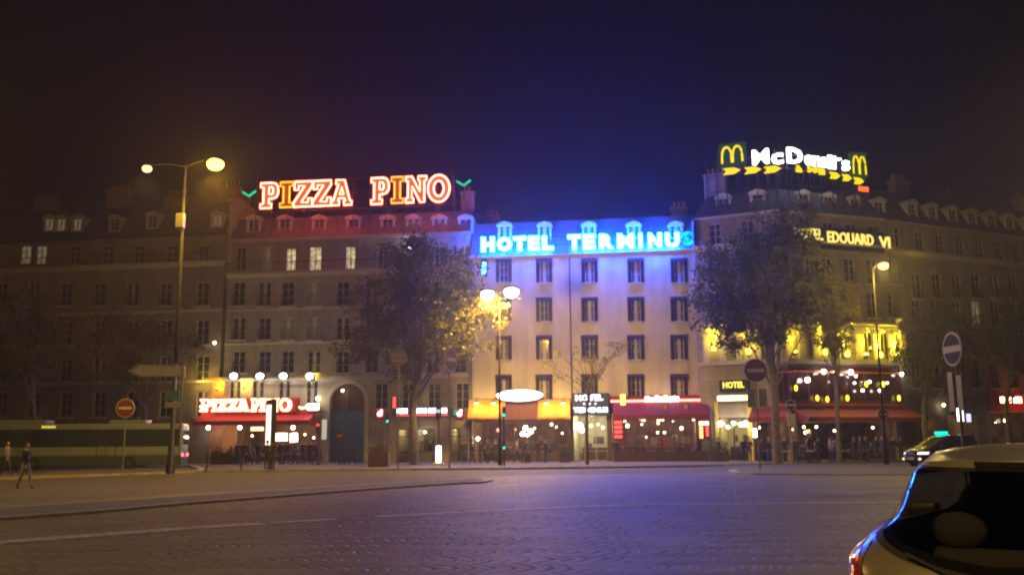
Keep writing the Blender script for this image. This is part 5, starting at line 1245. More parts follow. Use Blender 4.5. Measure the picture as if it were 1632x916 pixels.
def bush(label, px, Y, w_, h, group):
    b0 = gX(px, Y, .13); t = thing('potted_shrub', label, 'potted shrub', T(b0.x, b0.y, .13), group); part('trough', MB().bbox(-w_/2, w_/2, -.2, .2, 0, .45, .03), M_wood, t)
    lf = MB(); rng = random.Random(px)
    for _ in range(int(500*w_)):
        p = Vector((rng.uniform(-w_/2, w_/2), rng.gauss(0, .16), .45+abs(rng.gauss(0, h*.4)))); a = Vector((rng.gauss(0, 1), rng.gauss(0, 1), rng.gauss(0, 1))).normalized()*.07; b = a.orthogonal().normalized()*.05
        lf.quad(p-a, p+b, p+a, p-b)
    part('foliage', lf, M_leaf, t)
bush('green potted shrub hedge at the left of the pizza restaurant terrace', 352, 76.5, 1.6, .75, 'potted shrubs round the terraces')
bush('green potted shrub in the middle of the pizza restaurant terrace', 373, 76.5, 1.0, .95, 'potted shrubs round the terraces')
bush('potted shrub at the right end of the brasserie terrace', 900, 73.5, .8, .6, 'potted shrubs round the terraces')
bush('dark clipped shrub at the right end of the red terrace', 1146, 72, 1.4, 1.3, 'potted shrubs round the terraces')
# cafe tables and chairs
tb = thing('cafe_table', 'x', 'table', I4, 'small round cafe tables'); part('tabletop', MB().lathe([(.32, .72), (.33, .74), (.32, .755)], 14), M_white, tb); part('leg', MB().tube([(0,0,.03), (0,0,.72)], .025, 6), M_iron, tb); part('base', MB().lathe([(.22, 0), (.2, .03), (.05, .05)], 10), M_iron, tb)
ch = thing('cafe_chair', 'x', 'chair', I4, 'wicker cafe chairs'); M_wick = pmat('wicker', (.22, .1, .05), .7, scale=20)
part('seat', MB().bbox(-.21, .21, -.21, .21, .43, .47, .02), M_wick, ch); mb = MB(); mb.bbox(-.2, .2, .19, .225, .55, .88, .012); part('backrest', mb, M_wick, ch)
for sx in (-1, 1):
    part('leg', MB().tube([(sx*.19, -.19, 0), (sx*.18, -.18, .44)], .014, 5), M_iron, ch); part('leg', MB().tube([(sx*.19, .21, 0), (sx*.185, .2, .86)], .014, 5), M_iron, ch)
first = {'t': True, 'c': True}
def place(root, k, W, label):
    if first[k]:
        first[k] = False; root.matrix_basis = W; WM[root.name] = W; root['label'] = label
        for c in kids(root): WM[c.name] = W @ c.matrix_basis
    else: dup(root, W, label)
def wp(px, Y, z=.13): p = gX(px, Y, z); return T(p.x, p.y, z)
tabs = [(356, 77.5, 'pizza restaurant terrace'), (392, 77.5, 'pizza restaurant terrace'), (418, 77.8, 'pizza restaurant terrace'), (449, 77.5, 'pizza restaurant terrace'), (478, 77.3, 'pizza restaurant terrace'),
        (1222, 70.5, 'corner cafe terrace'), (1254, 70, 'corner cafe terrace'), (1290, 69.5, 'corner cafe terrace'), (1345, 70, 'corner cafe terrace'), (1378, 71.2, 'corner cafe terrace'),
        (1005, 76.8, 'red restaurant'), (1038, 76.6, 'red restaurant'), (1070, 76.4, 'red restaurant'), (1100, 76.2, 'red restaurant')]
ords = ['first', 'second', 'third', 'fourth', 'fifth']; cnt = {}
for px, Y, nm in tabs:
    k = cnt.get(nm, 0); cnt[nm] = k+1; place(tb, 't', wp(px, Y), f'{ords[k]} small round cafe table from the left on the {nm}')
    for s_, sd_ in ((-1, 'left'), (1, 'right')):
        place(ch, 'c', wp(px+s_*13, Y+.1) @ RZ(-s_*pi/2+pi), f'cafe chair on the {sd_} of the {ords[k]} table of the {nm}')

# ================================================================ people
def obj_color_mat(name, mul=(1, 1, 1), add=0., use_alpha=False):
    m = bpy.data.materials.new(name); m.use_nodes = True; n = m.node_tree.nodes; l = m.node_tree.links; b = n['Principled BSDF']; b.inputs['Roughness'].default_value = .85
    oi = n.new('ShaderNodeObjectInfo'); mx = n.new('ShaderNodeMix'); mx.data_type = 'RGBA'; mx.blend_type = 'MULTIPLY'; mx.inputs[0].default_value = 1; mx.inputs[7].default_value = mul+(1,)
    l.new(oi.outputs['Color'], mx.inputs[6]); no = n.new('ShaderNodeTexNoise'); no.inputs['Scale'].default_value = 9; mz = n.new('ShaderNodeMix'); mz.data_type = 'RGBA'; mz.blend_type = 'MULTIPLY'; mz.inputs[0].default_value = .4
    l.new(mx.outputs[2], mz.inputs[6]); l.new(no.outputs['Fac'], mz.inputs[7]); l.new(mz.outputs[2], b.inputs['Base Color']); return m
M_coat = obj_color_mat('coat_cloth', (.7, .7, .7)); M_jean = pmat('dark_jeans', (.035, .04, .07), .9); M_beige = pmat('beige_trousers', (.30, .25, .18), .9)
def person_mesh(J, legs_mat=1):
    """J: joint positions; one skinned surface with arms, legs, hands and fingers, plus head with face"""
    E = [('pelvis','waist'),('waist','chest'),('chest','neck'),('neck','skull')]
    for s in 'LR': E += [('chest','sho'+s),('sho'+s,'elb'+s),('elb'+s,'wri'+s),('wri'+s,'hand'+s),('pelvis','hip'+s),('hip'+s,'kne'+s),('kne'+s,'ank'+s),('ank'+s,'toe'+s)]
    Rr = dict(pelvis=(.15,.115), waist=(.135,.10), chest=(.165,.12), neck=(.055,.06), skull=(.05,.06), sho=(.075,.075), elb=(.052,.052), wri=(.034,.03), hand=(.042,.022), hip=(.098,.1), kne=(.066,.07), ank=(.046,.05), toe=(.045,.035))
    names = list(J); idx = {n_: i for i, n_ in enumerate(names)}
    me = bpy.data.meshes.new('person'); me.from_pydata([J[n_] for n_ in names], [(idx[a], idx[b]) for a, b in E], []); o = bpy.data.objects.new('tmp', me); COL.objects.link(o)
    md = o.modifiers.new('s', 'SKIN'); md.use_smooth_shade = True; o.modifiers.new('u', 'SUBSURF').levels = 1
    for n_ in names:
        r = Rr.get(n_) or Rr[n_[:-1]]; v = me.skin_vertices[0].data[idx[n_]]; v.radius = r; v.use_root = n_ == 'pelvis'
    dg = bpy.context.evaluated_depsgraph_get(); sm = bpy.data.meshes.new_from_object(o.evaluated_get(dg)); bpy.data.objects.remove(o)
    out = MB(); out.v = [tuple(v.co) for v in sm.vertices]
    zone = {}
    def seg(p, a, b): d = b-a; t = max(0, min(1, (p-a).dot(d)/max(1e-9, d.length_squared))); return (p-(a+d*t)).length
    EZ = [(Vector(J[a]), Vector(J[b]), 3 if a.startswith('wri') or b == 'skull' else 2 if b.startswith('toe') else 1 if a.startswith(('hip','kne')) or b.startswith('hip') else 0) for a, b in E]
    for f in sm.polygons:
        c = f.center; best = min(EZ, key=lambda e: seg(c, e[0], e[1])-.0); out.f.append(tuple(f.vertices)); out.m.append(best[2])
    H = Vector(J['head']) if 'head' in J else Vector(J['skull'])+Vector((0, -.015, .1)); fd = J.get('_f', Vector((0, -1, 0)))
    hb = MB(); hb.ball((0, 0, 0), .078, .097, .125, 14, 3); hb.ball((0, -.1, -.015), .014, .024, .022, 6, 3)          # head, nose
    for s in (-1, 1): hb.ball((s*.08, .005, -.005), .012, .025, .035, 6, 3); hb.ball((s*.03, -.088, .02), .012, .008, .007, 6, 4)
    hb.box(-.025, .025, -.093, -.085, -.065, -.057, 5)
    hb.ball((0, .018, .03), .088, .098, .115, 12, 4)
    i0 = len(out.v)
    for v in hb.v: out.v.append(tuple(Vector(v)+H))
    for f, m in zip(hb.f, hb.m): out.f.append(tuple(i0+q for q in f)); out.m.append(m)
    # fingers
    for s in 'LR':
        w, h = Vector(J['wri'+s]), Vector(J['hand'+s]); d = (h-w).normalized(); side = d.cross(Vector((1, 0, 0)) if abs(d.x) < .9 else Vector((0, 0, 1))).normalized(); nrm = d.cross(side)
        for k, (o_, ln) in enumerate(((-.028, .06), (-.01, .075), (.009, .07), (.027, .055))):
            a = h+side*o_; fb = MB().tube([a-d*.01, a+d*ln*.55, a+d*ln*.85+nrm*.02], [.010, .0085, .006], 6, 3); i0 = len(out.v); out.v += fb.v; out.f += [tuple(i0+q for q in f) for f in fb.f]; out.m += fb.m
        a = w+d*.03-side*.025; fb = MB().tube([a, a-side*.03+d*.03, a-side*.035+d*.055], [.012, .010, .007], 6, 3); i0 = len(out.v); out.v += fb.v; out.f += [tuple(i0+q for q in f) for f in fb.f]; out.m += fb.m
    me2 = out.mesh('person', [M_coat, M_beige if legs_mat == 2 else M_jean, M_shoe, M_skin, M_hair, pmat('lip', (.3, .1, .08), .5)], True); return me2
def V_(*a): return Vector(a)
def stand(dx=0., arm=0., leg=0., lean=0., hold=None):
    J = dict(pelvis=V_(0, 0, .95), waist=V_(0, -lean*.15, 1.1), chest=V_(0, -lean*.4, 1.32), neck=V_(0, -lean*.55, 1.47), skull=V_(0, -lean*.62, 1.55))
    for s, sg in (('L', 1), ('R', -1)):
        J['sho'+s] = V_(sg*.18, -lean*.42, 1.42); J['elb'+s] = V_(sg*(.25+dx), -lean*.45+sg*arm*.6, 1.14); J['wri'+s] = V_(sg*(.25+dx), -lean*.5-.06+sg*arm*1.3, .90); J['hand'+s] = V_(sg*(.25+dx), -lean*.5-.08+sg*arm*1.5, .82)
        J['hip'+s] = V_(sg*.095, 0, .88); J['kne'+s] = V_(sg*.1, -.03-sg*leg*.5, .49); J['ank'+s] = V_(sg*.1, -sg*leg*1.1+.03, .085); J['toe'+s] = V_(sg*.12, -sg*leg*1.1-.12, .04)
    return J
def seated():
    J = dict(pelvis=V_(0, 0, .56), waist=V_(0, -.02, .7), chest=V_(0, -.04, .93), neck=V_(0, -.07, 1.08), skull=V_(0, -.09, 1.16))
    for s, sg in (('L', 1), ('R', -1)):
        J['sho'+s] = V_(sg*.18, -.04, 1.03); J['elb'+s] = V_(sg*.24, -.12, .78); J['wri'+s] = V_(sg*.15, -.34, .78); J['hand'+s] = V_(sg*.12, -.42, .78)
        J['hip'+s] = V_(sg*.1, -.04, .54); J['kne'+s] = V_(sg*.12, -.45, .52); J['ank'+s] = V_(sg*.12, -.47, .085); J['toe'+s] = V_(sg*.12, -.62, .04)
    return J
a_ = stand(); b_ = stand(arm=.12, leg=.22); c_ = stand(lean=.35, arm=.05, leg=.12); d_ = stand()
d_['elbL'] = V_(.26, -.02, 1.16); d_['wriL'] = V_(.1, -.26, 1.2); d_['handL'] = V_(.03, -.31, 1.24)
PM = {'stand': person_mesh(a_), 'walk': person_mesh(b_), 'lean': person_mesh(c_), 'arm': person_mesh(d_), 'sit': person_mesh(seated()), 'beige': person_mesh(b_, 2)}
KP = (.02, .02, .022); 
def person(px, Y, pose, rot, col, label, group=None, z=.13, s=1.):
    p = gX(px, Y, z); W = T(p.x, p.y, z) @ RZ(rot) @ Matrix.Scale(s, 4); o = link('person', PM[pose], None, W); tag(o, label, 'person', group); o.color = (*col, 1); return o
DK = (.035, .03, .03)
person(38, 37.5, 'beige', R(75), (.03, .03, .035), 'person in a dark jacket and pale beige trousers crossing the road at the far left', z=0)
person(8, 50, 'walk', R(80), (.25, .25, .28), 'person in a pale grey coat at the left edge beside the bus')
g_ = 'people near the pizza restaurant'
for px, Y, po, r_, cl, lb in ((378, 74, 'arm', 20, DK, 'person in black with a raised forearm near the left of the pizza terrace'), (388, 73.5, 'stand', 170, (.08, .03, .03), 'person in a maroon coat turned to the pizza terrace'),
    (396, 75, 'walk', 80, (.25, .22, .2), 'walking person in a pale top left of the advertising panel'), (411, 74, 'stand', 150, DK, 'dark figure just left of the advertising panel'), (425, 58.6, 'stand', 180, (.06, .045, .035), 'nearer person seen from behind before the advertising panel'),
    (434, 59, 'walk', 190, DK, 'second nearer person seen from behind at the foot of the advertising panel'), (447, 73.5, 'stand', 160, (.04, .05, .05), 'tall dark person right of the advertising panel'), (456, 74.5, 'lean', 60, DK, 'leaning dark figure at the middle of the pizza terrace'),
    (470, 73, 'walk', -70, (.20, .18, .17), 'striding person in grey before the restaurant counter'), (483, 74, 'arm', 30, DK, 'dark person with bent arm at the right of the pizza terrace'), (495, 75, 'stand', -20, (.06, .05, .04), 'brown-coated person under the restaurant wall lamp'), (503, 72.5, 'walk', 90, DK, 'dark walker left of the arched blue door')):
    person(px, Y, po, R(r_), cl, lb, g_)
for i, (px, Y, r_) in enumerate(((343, 77.6, 90), (369, 77.6, -90), (405, 77.9, -90), (436, 77.6, 90), (462, 77.6, -90), (465, 77.4, 90), (491, 77.4, -90))):
    person(px, Y, 'sit', R(r_+180 if False else r_), [(.05, .04, .05), (.2, .18, .16), (.12, .03, .03), (.04, .05, .08), (.25, .22, .2), (.05, .05, .05), (.1, .08, .05)][i], f'{["first","second","third","fourth","fifth","sixth","seventh"][i]} person from the left seated at the pizza terrace tables', 'diners on the pizza terrace')
g_ = 'people waiting before the brasserie'
for px, Y, po, r_, cl, lb in ((739.5, 71, 'stand', 20, DK, 'person in black standing alone left of the brasserie terrace'), (765, 70.5, 'arm', 100, DK, 'dark person facing right in the pair before the brasserie'), (778, 71, 'stand', -80, (.04, .04, .05), 'dark person facing left in the pair before the brasserie'),
    (752, 72, 'walk', 95, (.04, .03, .03), 'dark walker between the lone person and the pair before the brasserie'), (790, 72.5, 'stand', 30, DK, 'dark person beside the pole of the white twin lamp'), (858, 72.8, 'stand', 160, (.05, .03, .03), 'dark person facing the brasserie glass under the right orange awning'), (870, 73, 'arm', -60, DK, 'dark person with bent arm at the right end of the brasserie glass'),
    (824, 71.5, 'walk', 85, (.4, .36, .32), 'walking person in a pale shirt before the brasserie terrace'), (835, 72, 'lean', 90, DK, 'dark person bending forward right of the pale shirt'), (690, 74, 'lean', -60, DK, 'small dark person beside the glowing beacon')):
    person(px, Y, po, R(r_), cl, lb, g_)
g_ = 'people near the corner cafe'
for px, Y, po, r_, cl, lb in ((982, 71.5, 'stand', 170, DK, 'dark person at the left corner of the red terrace'), (1146, 70.2, 'walk', 60, (.06, .03, .03), 'dark person at the right corner of the red terrace'), (1186, 70, 'stand', 10, DK, 'person in black before the yellow hotel entrance'),
    (1195, 69.5, 'arm', -30, (.05, .05, .05), 'person with bent arm right of the yellow hotel entrance'), (1214, 70.3, 'walk', 75, (.08, .07, .1), 'walker in purple grey under the left end of the red awning'), (1268, 68.8, 'stand', 150, DK, 'dark person between the plane trunk and the blue sign'),
    (1283, 68, 'lean', 70, (.3, .27, .25), 'stooping person in a light top at the cafe tables'), (1324, 67.5, 'arm', 80, (.5, .45, .4), 'person in a white shirt reaching out left of the young tree trunk'), (1331, 68, 'stand', -70, (.35, .32, .3), 'person in a pale top behind the white shirt'),
    (1362, 68.5, 'walk', 95, DK, 'dark walker right of the young tree trunk'), (1398, 69, 'stand', 20, (.06, .06, .16), 'person in a blue coat left of the small no entry sign'), (1408, 69.5, 'walk', -60, (.07, .07, .2), 'person in brighter blue beside the small no entry sign'), (1226, 69.5, 'stand', 40, DK, 'dark person just right of the broad plane trunk'), (1237, 71.5, 'walk', -80, (.06, .04, .04), 'dark walker behind the broad plane trunk'), (1252, 70.6, 'arm', 10, DK, 'person in black with bent arm left of the blue sign'), (1306, 69.2, 'stand', 200, DK, 'dark person seen from behind between the blue sign and the young tree'), (1372, 69.6, 'stand', 90, (.05, .05, .05), 'dark person facing right at the middle of the red awning'), (1385, 70.2, 'lean', -70, DK, 'dark stooping person before the blue coat'), (1437, 71, 'stand', 120, DK, 'dark person behind the nose of the taxi'),
    (1425, 70, 'stand', 0, DK, 'dark person at the nose of the taxi')):
    person(px, Y, po, R(r_), cl, lb, g_)
for i, (px, Y, r_) in enumerate(((992, 76.9, 90), (1018, 76.9, -90), (1025, 76.7, 90), (1051, 76.7, -90), (1057, 76.5, 90), (1083, 76.5, -90), (1087, 76.3, 90), (1113, 76.3, -90))):
    person(px, Y, 'sit', R(r_), [(.3, .27, .25), (.05, .05, .06), (.25, .06, .05), (.1, .1, .12), (.35, .3, .25), (.04, .04, .04), (.2, .15, .1), (.06, .07, .12)][i], f'{["first","second","third","fourth","fifth","sixth","seventh","eighth"][i]} diner from the left seated in the red restaurant', 'diners in the red restaurant')
for i, (px, Y, r_) in enumerate(((772, 79.6, 90), (800, 79.6, -90), (812, 79.6, 90), (842, 79.6, -90), (860, 79.4, 90), (878, 79.4, -90), (893, 79.4, 90))):
    person(px, Y, 'sit', R(r_), [(.05, .05, .05), (.2, .18, .16), (.12, .05, .03), (.05, .05, .08), (.3, .27, .22), (.04, .04, .04), (.1, .1, .05)][i], f'{["first","second","third","fourth","fifth","sixth","seventh"][i]} diner from the left seated behind the brasserie glass', 'diners in the brasserie', s=1.0)
for i, (px, Y, r_) in enumerate(((1209, 70.6, 90), (1241, 70.1, 90), (1277, 69.6, 90), (1303, 69.6, -90), (1332, 70.1, 90), (1391, 71.3, -90))):
    person(px, Y, 'sit', R(r_), [(.05, .05, .05), (.1, .05, .04), (.06, .06, .1), (.2, .18, .15), (.05, .04, .04), (.08, .08, .1)][i], f'{["first","second","third","fourth","fifth","sixth"][i]} seated customer from the left under the red cafe awning', 'customers of the corner cafe')
p = gX(841, 71.6, .13); t = thing('suitcase', 'dark wheeled suitcase beside the bending person', 'suitcase', T(p.x, p.y, .13)); part('case', MB().bbox(-.24, .24, -.14, .14, .06, .72, .05), M_iron, t); part('handle', MB().tube([(-.15, .12, .7), (-.15, .12, 1.0), (.15, .12, 1.0), (.15, .12, .7)], .012, 5), M_grey, t)
for s_ in (-1, 1): part('wheel', MB().lathe([(.05, -.02), (.05, .02)], 10, 0, (s_*.2, 0, .05), 'Y'), M_shoe, t)

# ================================================================ vehicles
def car_shape(zs, yr, yf, hw, n=4.5, seg=72, top=.04, nz=44):
    """body as stacked rounded outlines; returns mesh builder and a surface function S(kind, a, z)"""
    def it(tab, z):
        for i in range(len(zs)-1):
            if z <= zs[i+1]: 
                t = (z-zs[i])/(zs[i+1]-zs[i]); t = max(0, min(1, t)); return tab[i]+(tab[i+1]-tab[i])*t
        return tab[-1]
    import bisect
    def smooth(tab):   # catmull-rom through the table
        def f(z):
            z = max(zs[0], min(zs[-1], z)); i = min(len(zs)-2, max(0, bisect.bisect_right(zs, z)-1)); h = zs[i+1]-zs[i]; t = (z-zs[i])/h
            def sl(k):
                if k <= 0: return (tab[1]-tab[0])/(zs[1]-zs[0])
                if k >= len(zs)-1: return (tab[-1]-tab[-2])/(zs[-1]-zs[-2])
                a, b = (tab[k]-tab[k-1])/(zs[k]-zs[k-1]), (tab[k+1]-tab[k])/(zs[k+1]-zs[k]); return 0 if a*b <= 0 else 2*a*b/(a+b)
            m0, m1 = sl(i)*h, sl(i+1)*h
            return (2*t**3-3*t*t+1)*tab[i]+(t**3-2*t*t+t)*m0+(-2*t**3+3*t*t)*tab[i+1]+(t**3-t*t)*m1
        return f
    fr, ff, fh = smooth(yr), smooth(yf), smooth(hw)
    def rear(x, z): h = fh(z); yc, hl = (fr(z)+ff(z))/2, (ff(z)-fr(z))/2; q = min(.9999, abs(x)/h); return yc-hl*(1-q**n)**(1/n)
    def front(x, z): h = fh(z); yc, hl = (fr(z)+ff(z))/2, (ff(z)-fr(z))/2; q = min(.9999, abs(x)/h); return yc+hl*(1-q**n)**(1/n)
    def side(y, z): h = fh(z); yc, hl = (fr(z)+ff(z))/2, (ff(z)-fr(z))/2; q = min(.9999, abs(y-yc)/hl); return h*(1-q**n)**(1/n)
    mb = MB(); Z = [zs[0]+(zs[-1]-zs[0])*i/(nz-1) for i in range(nz)]
    for z in Z:
        h = fh(z); yc, hl = (fr(z)+ff(z))/2, (ff(z)-fr(z))/2
        for k in range(seg):
            a = 2*pi*k/seg; c, s = cos(a), sin(a); e = 2/n; mb.v.append((h*abs(c)**e*(1 if c >= 0 else -1), yc+hl*abs(s)**e*(1 if s >= 0 else -1), z))
    for i in range(nz-1):
        for k in range(seg): k2 = (k+1) % seg; mb.f.append((i*seg+k, i*seg+k2, (i+1)*seg+k2, (i+1)*seg+k)); mb.m.append(0)
    # domed roof
    last = (nz-1)*seg; z = Z[-1]; yc, hl, h = (fr(z)+ff(z))/2, (ff(z)-fr(z))/2, fh(z); prev = last
    for q, dz in ((.93, .32), (.8, .6), (.55, .85), (.25, .98)):
        b = len(mb.v)
        for k in range(seg): x, y, _ = mb.v[last+k]; mb.v.append((x*q, yc+(y-yc)*q, z+top*dz))
        for k in range(seg): k2 = (k+1) % seg; mb.f.append((prev+k, prev+k2, b+k2, b+k)); mb.m.append(0)
        prev = b
    mb.f.append(tuple(prev+k for k in range(seg))); mb.m.append(0); mb.f.append(tuple(range(seg))[::-1]); mb.m.append(0)
    return mb, rear, front, side, fh
def patch(fn, na=26, nb=12):
    mb = MB()
    for i in range(na+1):
        for j in range(nb+1): mb.v.append(tuple(fn(i/na, j/nb)))
    for i in range(na):
        for j in range(nb): a = i*(nb+1)+j; mb.f.append((a, a+nb+1, a+nb+2, a+1)); mb.m.append(0)
    return mb
M_tyre = pmat('tyre_rubber', (.02, .02, .02), .8); M_cg = pmat('car_glass', (.016, .014, .013), .14, var=.3, scale=1.5, spec=.7)
def wheel(root, W, r=.32, w_=.2):
    h = part('wheel', MB().lathe([(r*.25, -w_/2+.02), (r*.3, w_/2-.01)], 16, 0, ax='X'), M_dark, root, W)
    part('tyre', MB().lathe([(r*.66, -w_/2), (r*.95, -w_/2), (r, -w_/2+.03), (r, w_/2-.03), (r*.95, w_/2), (r*.66, w_/2)], 24, 0, ax='X'), M_tyre, h, W, True)
    mb = MB(); 
    for k in range(7):
        a = 2*pi*k/7; mb.tube([(w_/2-.015, .05*cos(a), .05*sin(a)), (w_/2-.02, r*.64*cos(a), r*.64*sin(a))], .022, 5)
    mb.lathe([(r*.62, w_/2-.03), (r*.68, w_/2-.01)], 24, 0, ax='X'); part('rim', mb, M_galv, h, W)
# ---- near hatchback, rear towards the camera
yaw = R(-37); Yn = 4.35; cx_ = atY(1578, 900, Yn).x
Wc = T(cx_, Yn, 0) @ RZ(yaw) @ Matrix.Scale(1.03, 4)
HB = thing('parked_hatchback', 'pale silver-beige hatchback seen from behind at the lower right corner', 'car', Wc)
zs = [.2, .35, .6, .8, .95, 1.06, 1.17, 1.31, 1.41, 1.465]
yr = [.12, .02, .0, .04, .10, .20, .37, .55, .71, .85]
yf = [3.9, 3.98, 3.95, 3.85, 3.45, 3.0, 2.75, 2.45, 2.2, 2.05]
hw = [.78, .84, .86, .865, .845, .745, .615, .57, .53, .48]
M_car = pmat('silver_beige_paint', (.25, .22, .18), .32, .35, var=.04, scale=2, coat=.6)
body, rear, front, side, fh = car_shape(zs, yr, yf, hw, 4.2, 420, .07, 150)
def open_rear(f):
    c = sum((Vector(body.v[i]) for i in f), Vector())/len(f); q = abs(c.x)/(fh(min(1.465, c.z))*.93)
    return c.y < 1.5 and q < .92 and .95+.185*min(1, q)**1.5+.02 < c.z < 1.40
def open_side(f):
    c = sum((Vector(body.v[i]) for i in f), Vector())/len(f)
    return 1.1 < c.z < 1.36 and .85 < c.y < 2.3 and abs(c.x) > .3
keep = [k for k, f in enumerate(body.f) if len(f) > 8 or not (open_rear(f) or open_side(f))]; body.f = [body.f[k] for k in keep]; body.m = [0]*len(body.f)
part('body', body, M_car, HB, smooth=True)
M_seat = pmat('grey_seat_cloth', (.16, .15, .14), .9)
for sx in (-.36, .36):
    st = part('seat', MB().bbox(sx-.24, sx+.24, 1.75, 1.92, .5, 1.06, .06).bbox(sx-.25, sx+.25, 1.85, 2.4, .35, .52, .05), M_seat, HB, smooth=True); part('headrest', MB().ball((sx, 1.82, 1.19), .14, .06, .10, 12), M_seat, st, smooth=True)
st = part('seat', MB().bbox(-.58, .58, .98, 1.12, .45, .98, .06), M_seat, HB, smooth=True)
for sx in (-.34, .34): part('headrest', MB().ball((sx, 1.04, 1.07), .15, .06, .10, 12), M_seat, st, smooth=True)
part('parcel_shelf', MB().bbox(-.6, .6, .45, .96, .86, .90, .01), M_iron, HB)
def tint():
    m = bpy.data.materials.new('tinted_car_glass'); m.use_nodes = True; n = m.node_tree.nodes; l = m.node_tree.links; n.remove(n['Principled BSDF'])
    t_ = n.new('ShaderNodeBsdfTransparent'); t_.inputs[0].default_value = (.42, .42, .42, 1); g_ = n.new('ShaderNodeBsdfGlossy'); g_.inputs['Roughness'].default_value = .04
    f_ = n.new('ShaderNodeFresnel'); mx = n.new('ShaderNodeMixShader'); l.new(f_.outputs[0], mx.inputs[0]); l.new(t_.outputs[0], mx.inputs[1]); l.new(g_.outputs[0], mx.inputs[2]); l.new(mx.outputs[0], n['Material Output'].inputs[0]); return m
M_tint = tint()
def rw(s, t):                                      # rear window, bottom edge bowed down in the middle
    q = (s-.5)*2; zt_ = 1.43-.03*abs(q)**3; zb_ = .95+.185*abs(q)**1.5; z = zb_+(zt_-zb_)*t; x = q*fh(z)*(.93-.03*t)
    return (x, rear(x, z)-.008, z)
part('rear_window', patch(rw, 40, 16), M_tint, HB, smooth=True)
mb = patch(lambda s, t: (lambda q, z: (q*fh(z)*.955, rear(q*fh(z)*.955, z)-.004, z))((s-.5)*2, (.93+.185*abs((s-.5)*2)**1.5)+(1.442-.03*abs((s-.5)*2)**3-(.93+.185*abs((s-.5)*2)**1.5))*t), 40, 16)
kf = [k for k in range(len(mb.f)) if (k//16 in (0, 1, 38, 39)) or (k % 16 in (0, 1, 15))]; mb.f = [mb.f[k] for k in kf]; mb.m = [0]*len(mb.f)
part('window_seal', mb, M_tyre, HB, smooth=True)
M_tail = pmat('red_tail_lens', (.35, .01, .015), .12, var=.1, coat=.8); M_clr = pmat('clear_lens', (.6, .58, .55), .1, .6)
for sg in (-1, 1):
    def tl(s, t, sg=sg): z = .87+.21*s; w0 = .80+.05*s*0; x = fh(z)*(.995-(.05+.27*(1-s)**.7)*t)*sg; return (x, rear(x, z)-.012, z)
    L_ = part('taillight', patch(tl, 14, 10), M_tail, HB, smooth=True)
    def tc_(s, t, sg=sg): z = .78+.08*s; x = fh(z)*(.995-.24*t)*sg; return (x, rear(x, z)-.013, z)
    part('reverse_lens', patch(tc_, 6, 8), M_clr, L_, smooth=True)
    def sw_(s, t, sg=sg): z = 1.02+.36*t; y = .62+.2*t+(1.9-.25*t)*s; return ((side(y, z)+.004)*sg, y, z)
    part('side_window', patch(sw_, 20, 8), M_tint, HB, smooth=True)
    m_ = part('mirror', MB().bbox(sg*.86-.1, sg*.86+.1, 2.35, 2.5, .98, 1.14, .04), M_car, HB)
    for y in (.72, 3.2): wheel(HB, Wc @ T(sg*.78, y, .31) @ RZ(0 if sg > 0 else pi), .31, .19)
def sp(s, t): q = (s-.5)*2; z = 1.455+.055*t; x = q*.50; return (x, rear(x, 1.45)-.10+.30*t-.0*q*q, z-.02*q*q)
mb = patch(sp, 24, 6); mb2 = patch(lambda s, t: (lambda p: (p[0], p[1], p[2]-.045*(1-t)))(sp(s, 0)), 24, 2)
i0 = len(mb.v); mb.v += mb2.v; mb.f += [tuple(i0+k for k in f) for f in mb2.f]; mb.m += mb2.m
part('spoiler', mb, M_car, HB, smooth=True)
part('brake_light', MB().bbox(-.17, .17, .69, .75, 1.42, 1.45, .008), M_cg, HB)
part('windshield', patch(lambda s, t: ((s-.5)*2*fh(1.05+.33*t)*.9, front((s-.5)*2*fh(1.05+.33*t)*.9, 1.05+.33*t)+.006, 1.05+.33*t), 16, 8), M_cg, HB, smooth=True)
def bp_(s, t): z = .28+.26*t; x = (s-.5)*2*fh(z)*.97; return (x, rear(x, z)-.03, z)
part('bumper', patch(bp_, 24, 6), M_car, HB, smooth=True)
part('number_plate', MB().bbox(-.26, .26, -.05, -.03, .46, .57, .008), M_white, HB)
w_ = part('wiper', MB().tube([(.0, rear(0, .9)-.03, .9), (-.2, rear(-.2, .95)-.03, .96), (-.38, rear(-.38, 1.0)-.03, 1.03)], .009, 6), M_tyre, HB)
for sg in (-1, 1): part('hatch_gap', MB().tube([(sg*x, rear(x, z)-.002, z) for x, z in ((fh(1.12)*.955, 1.12), (.60, 1.05), (.62, .97), (.60, .86), (.58, .72), (.55, .62))], .006, 5), M_tyre, HB)
part('badge', MB().lathe([(.045, -.015), (.04, .0)], 16, 0, (0, rear(0, .80), .80), 'Y'), M_clr, HB)

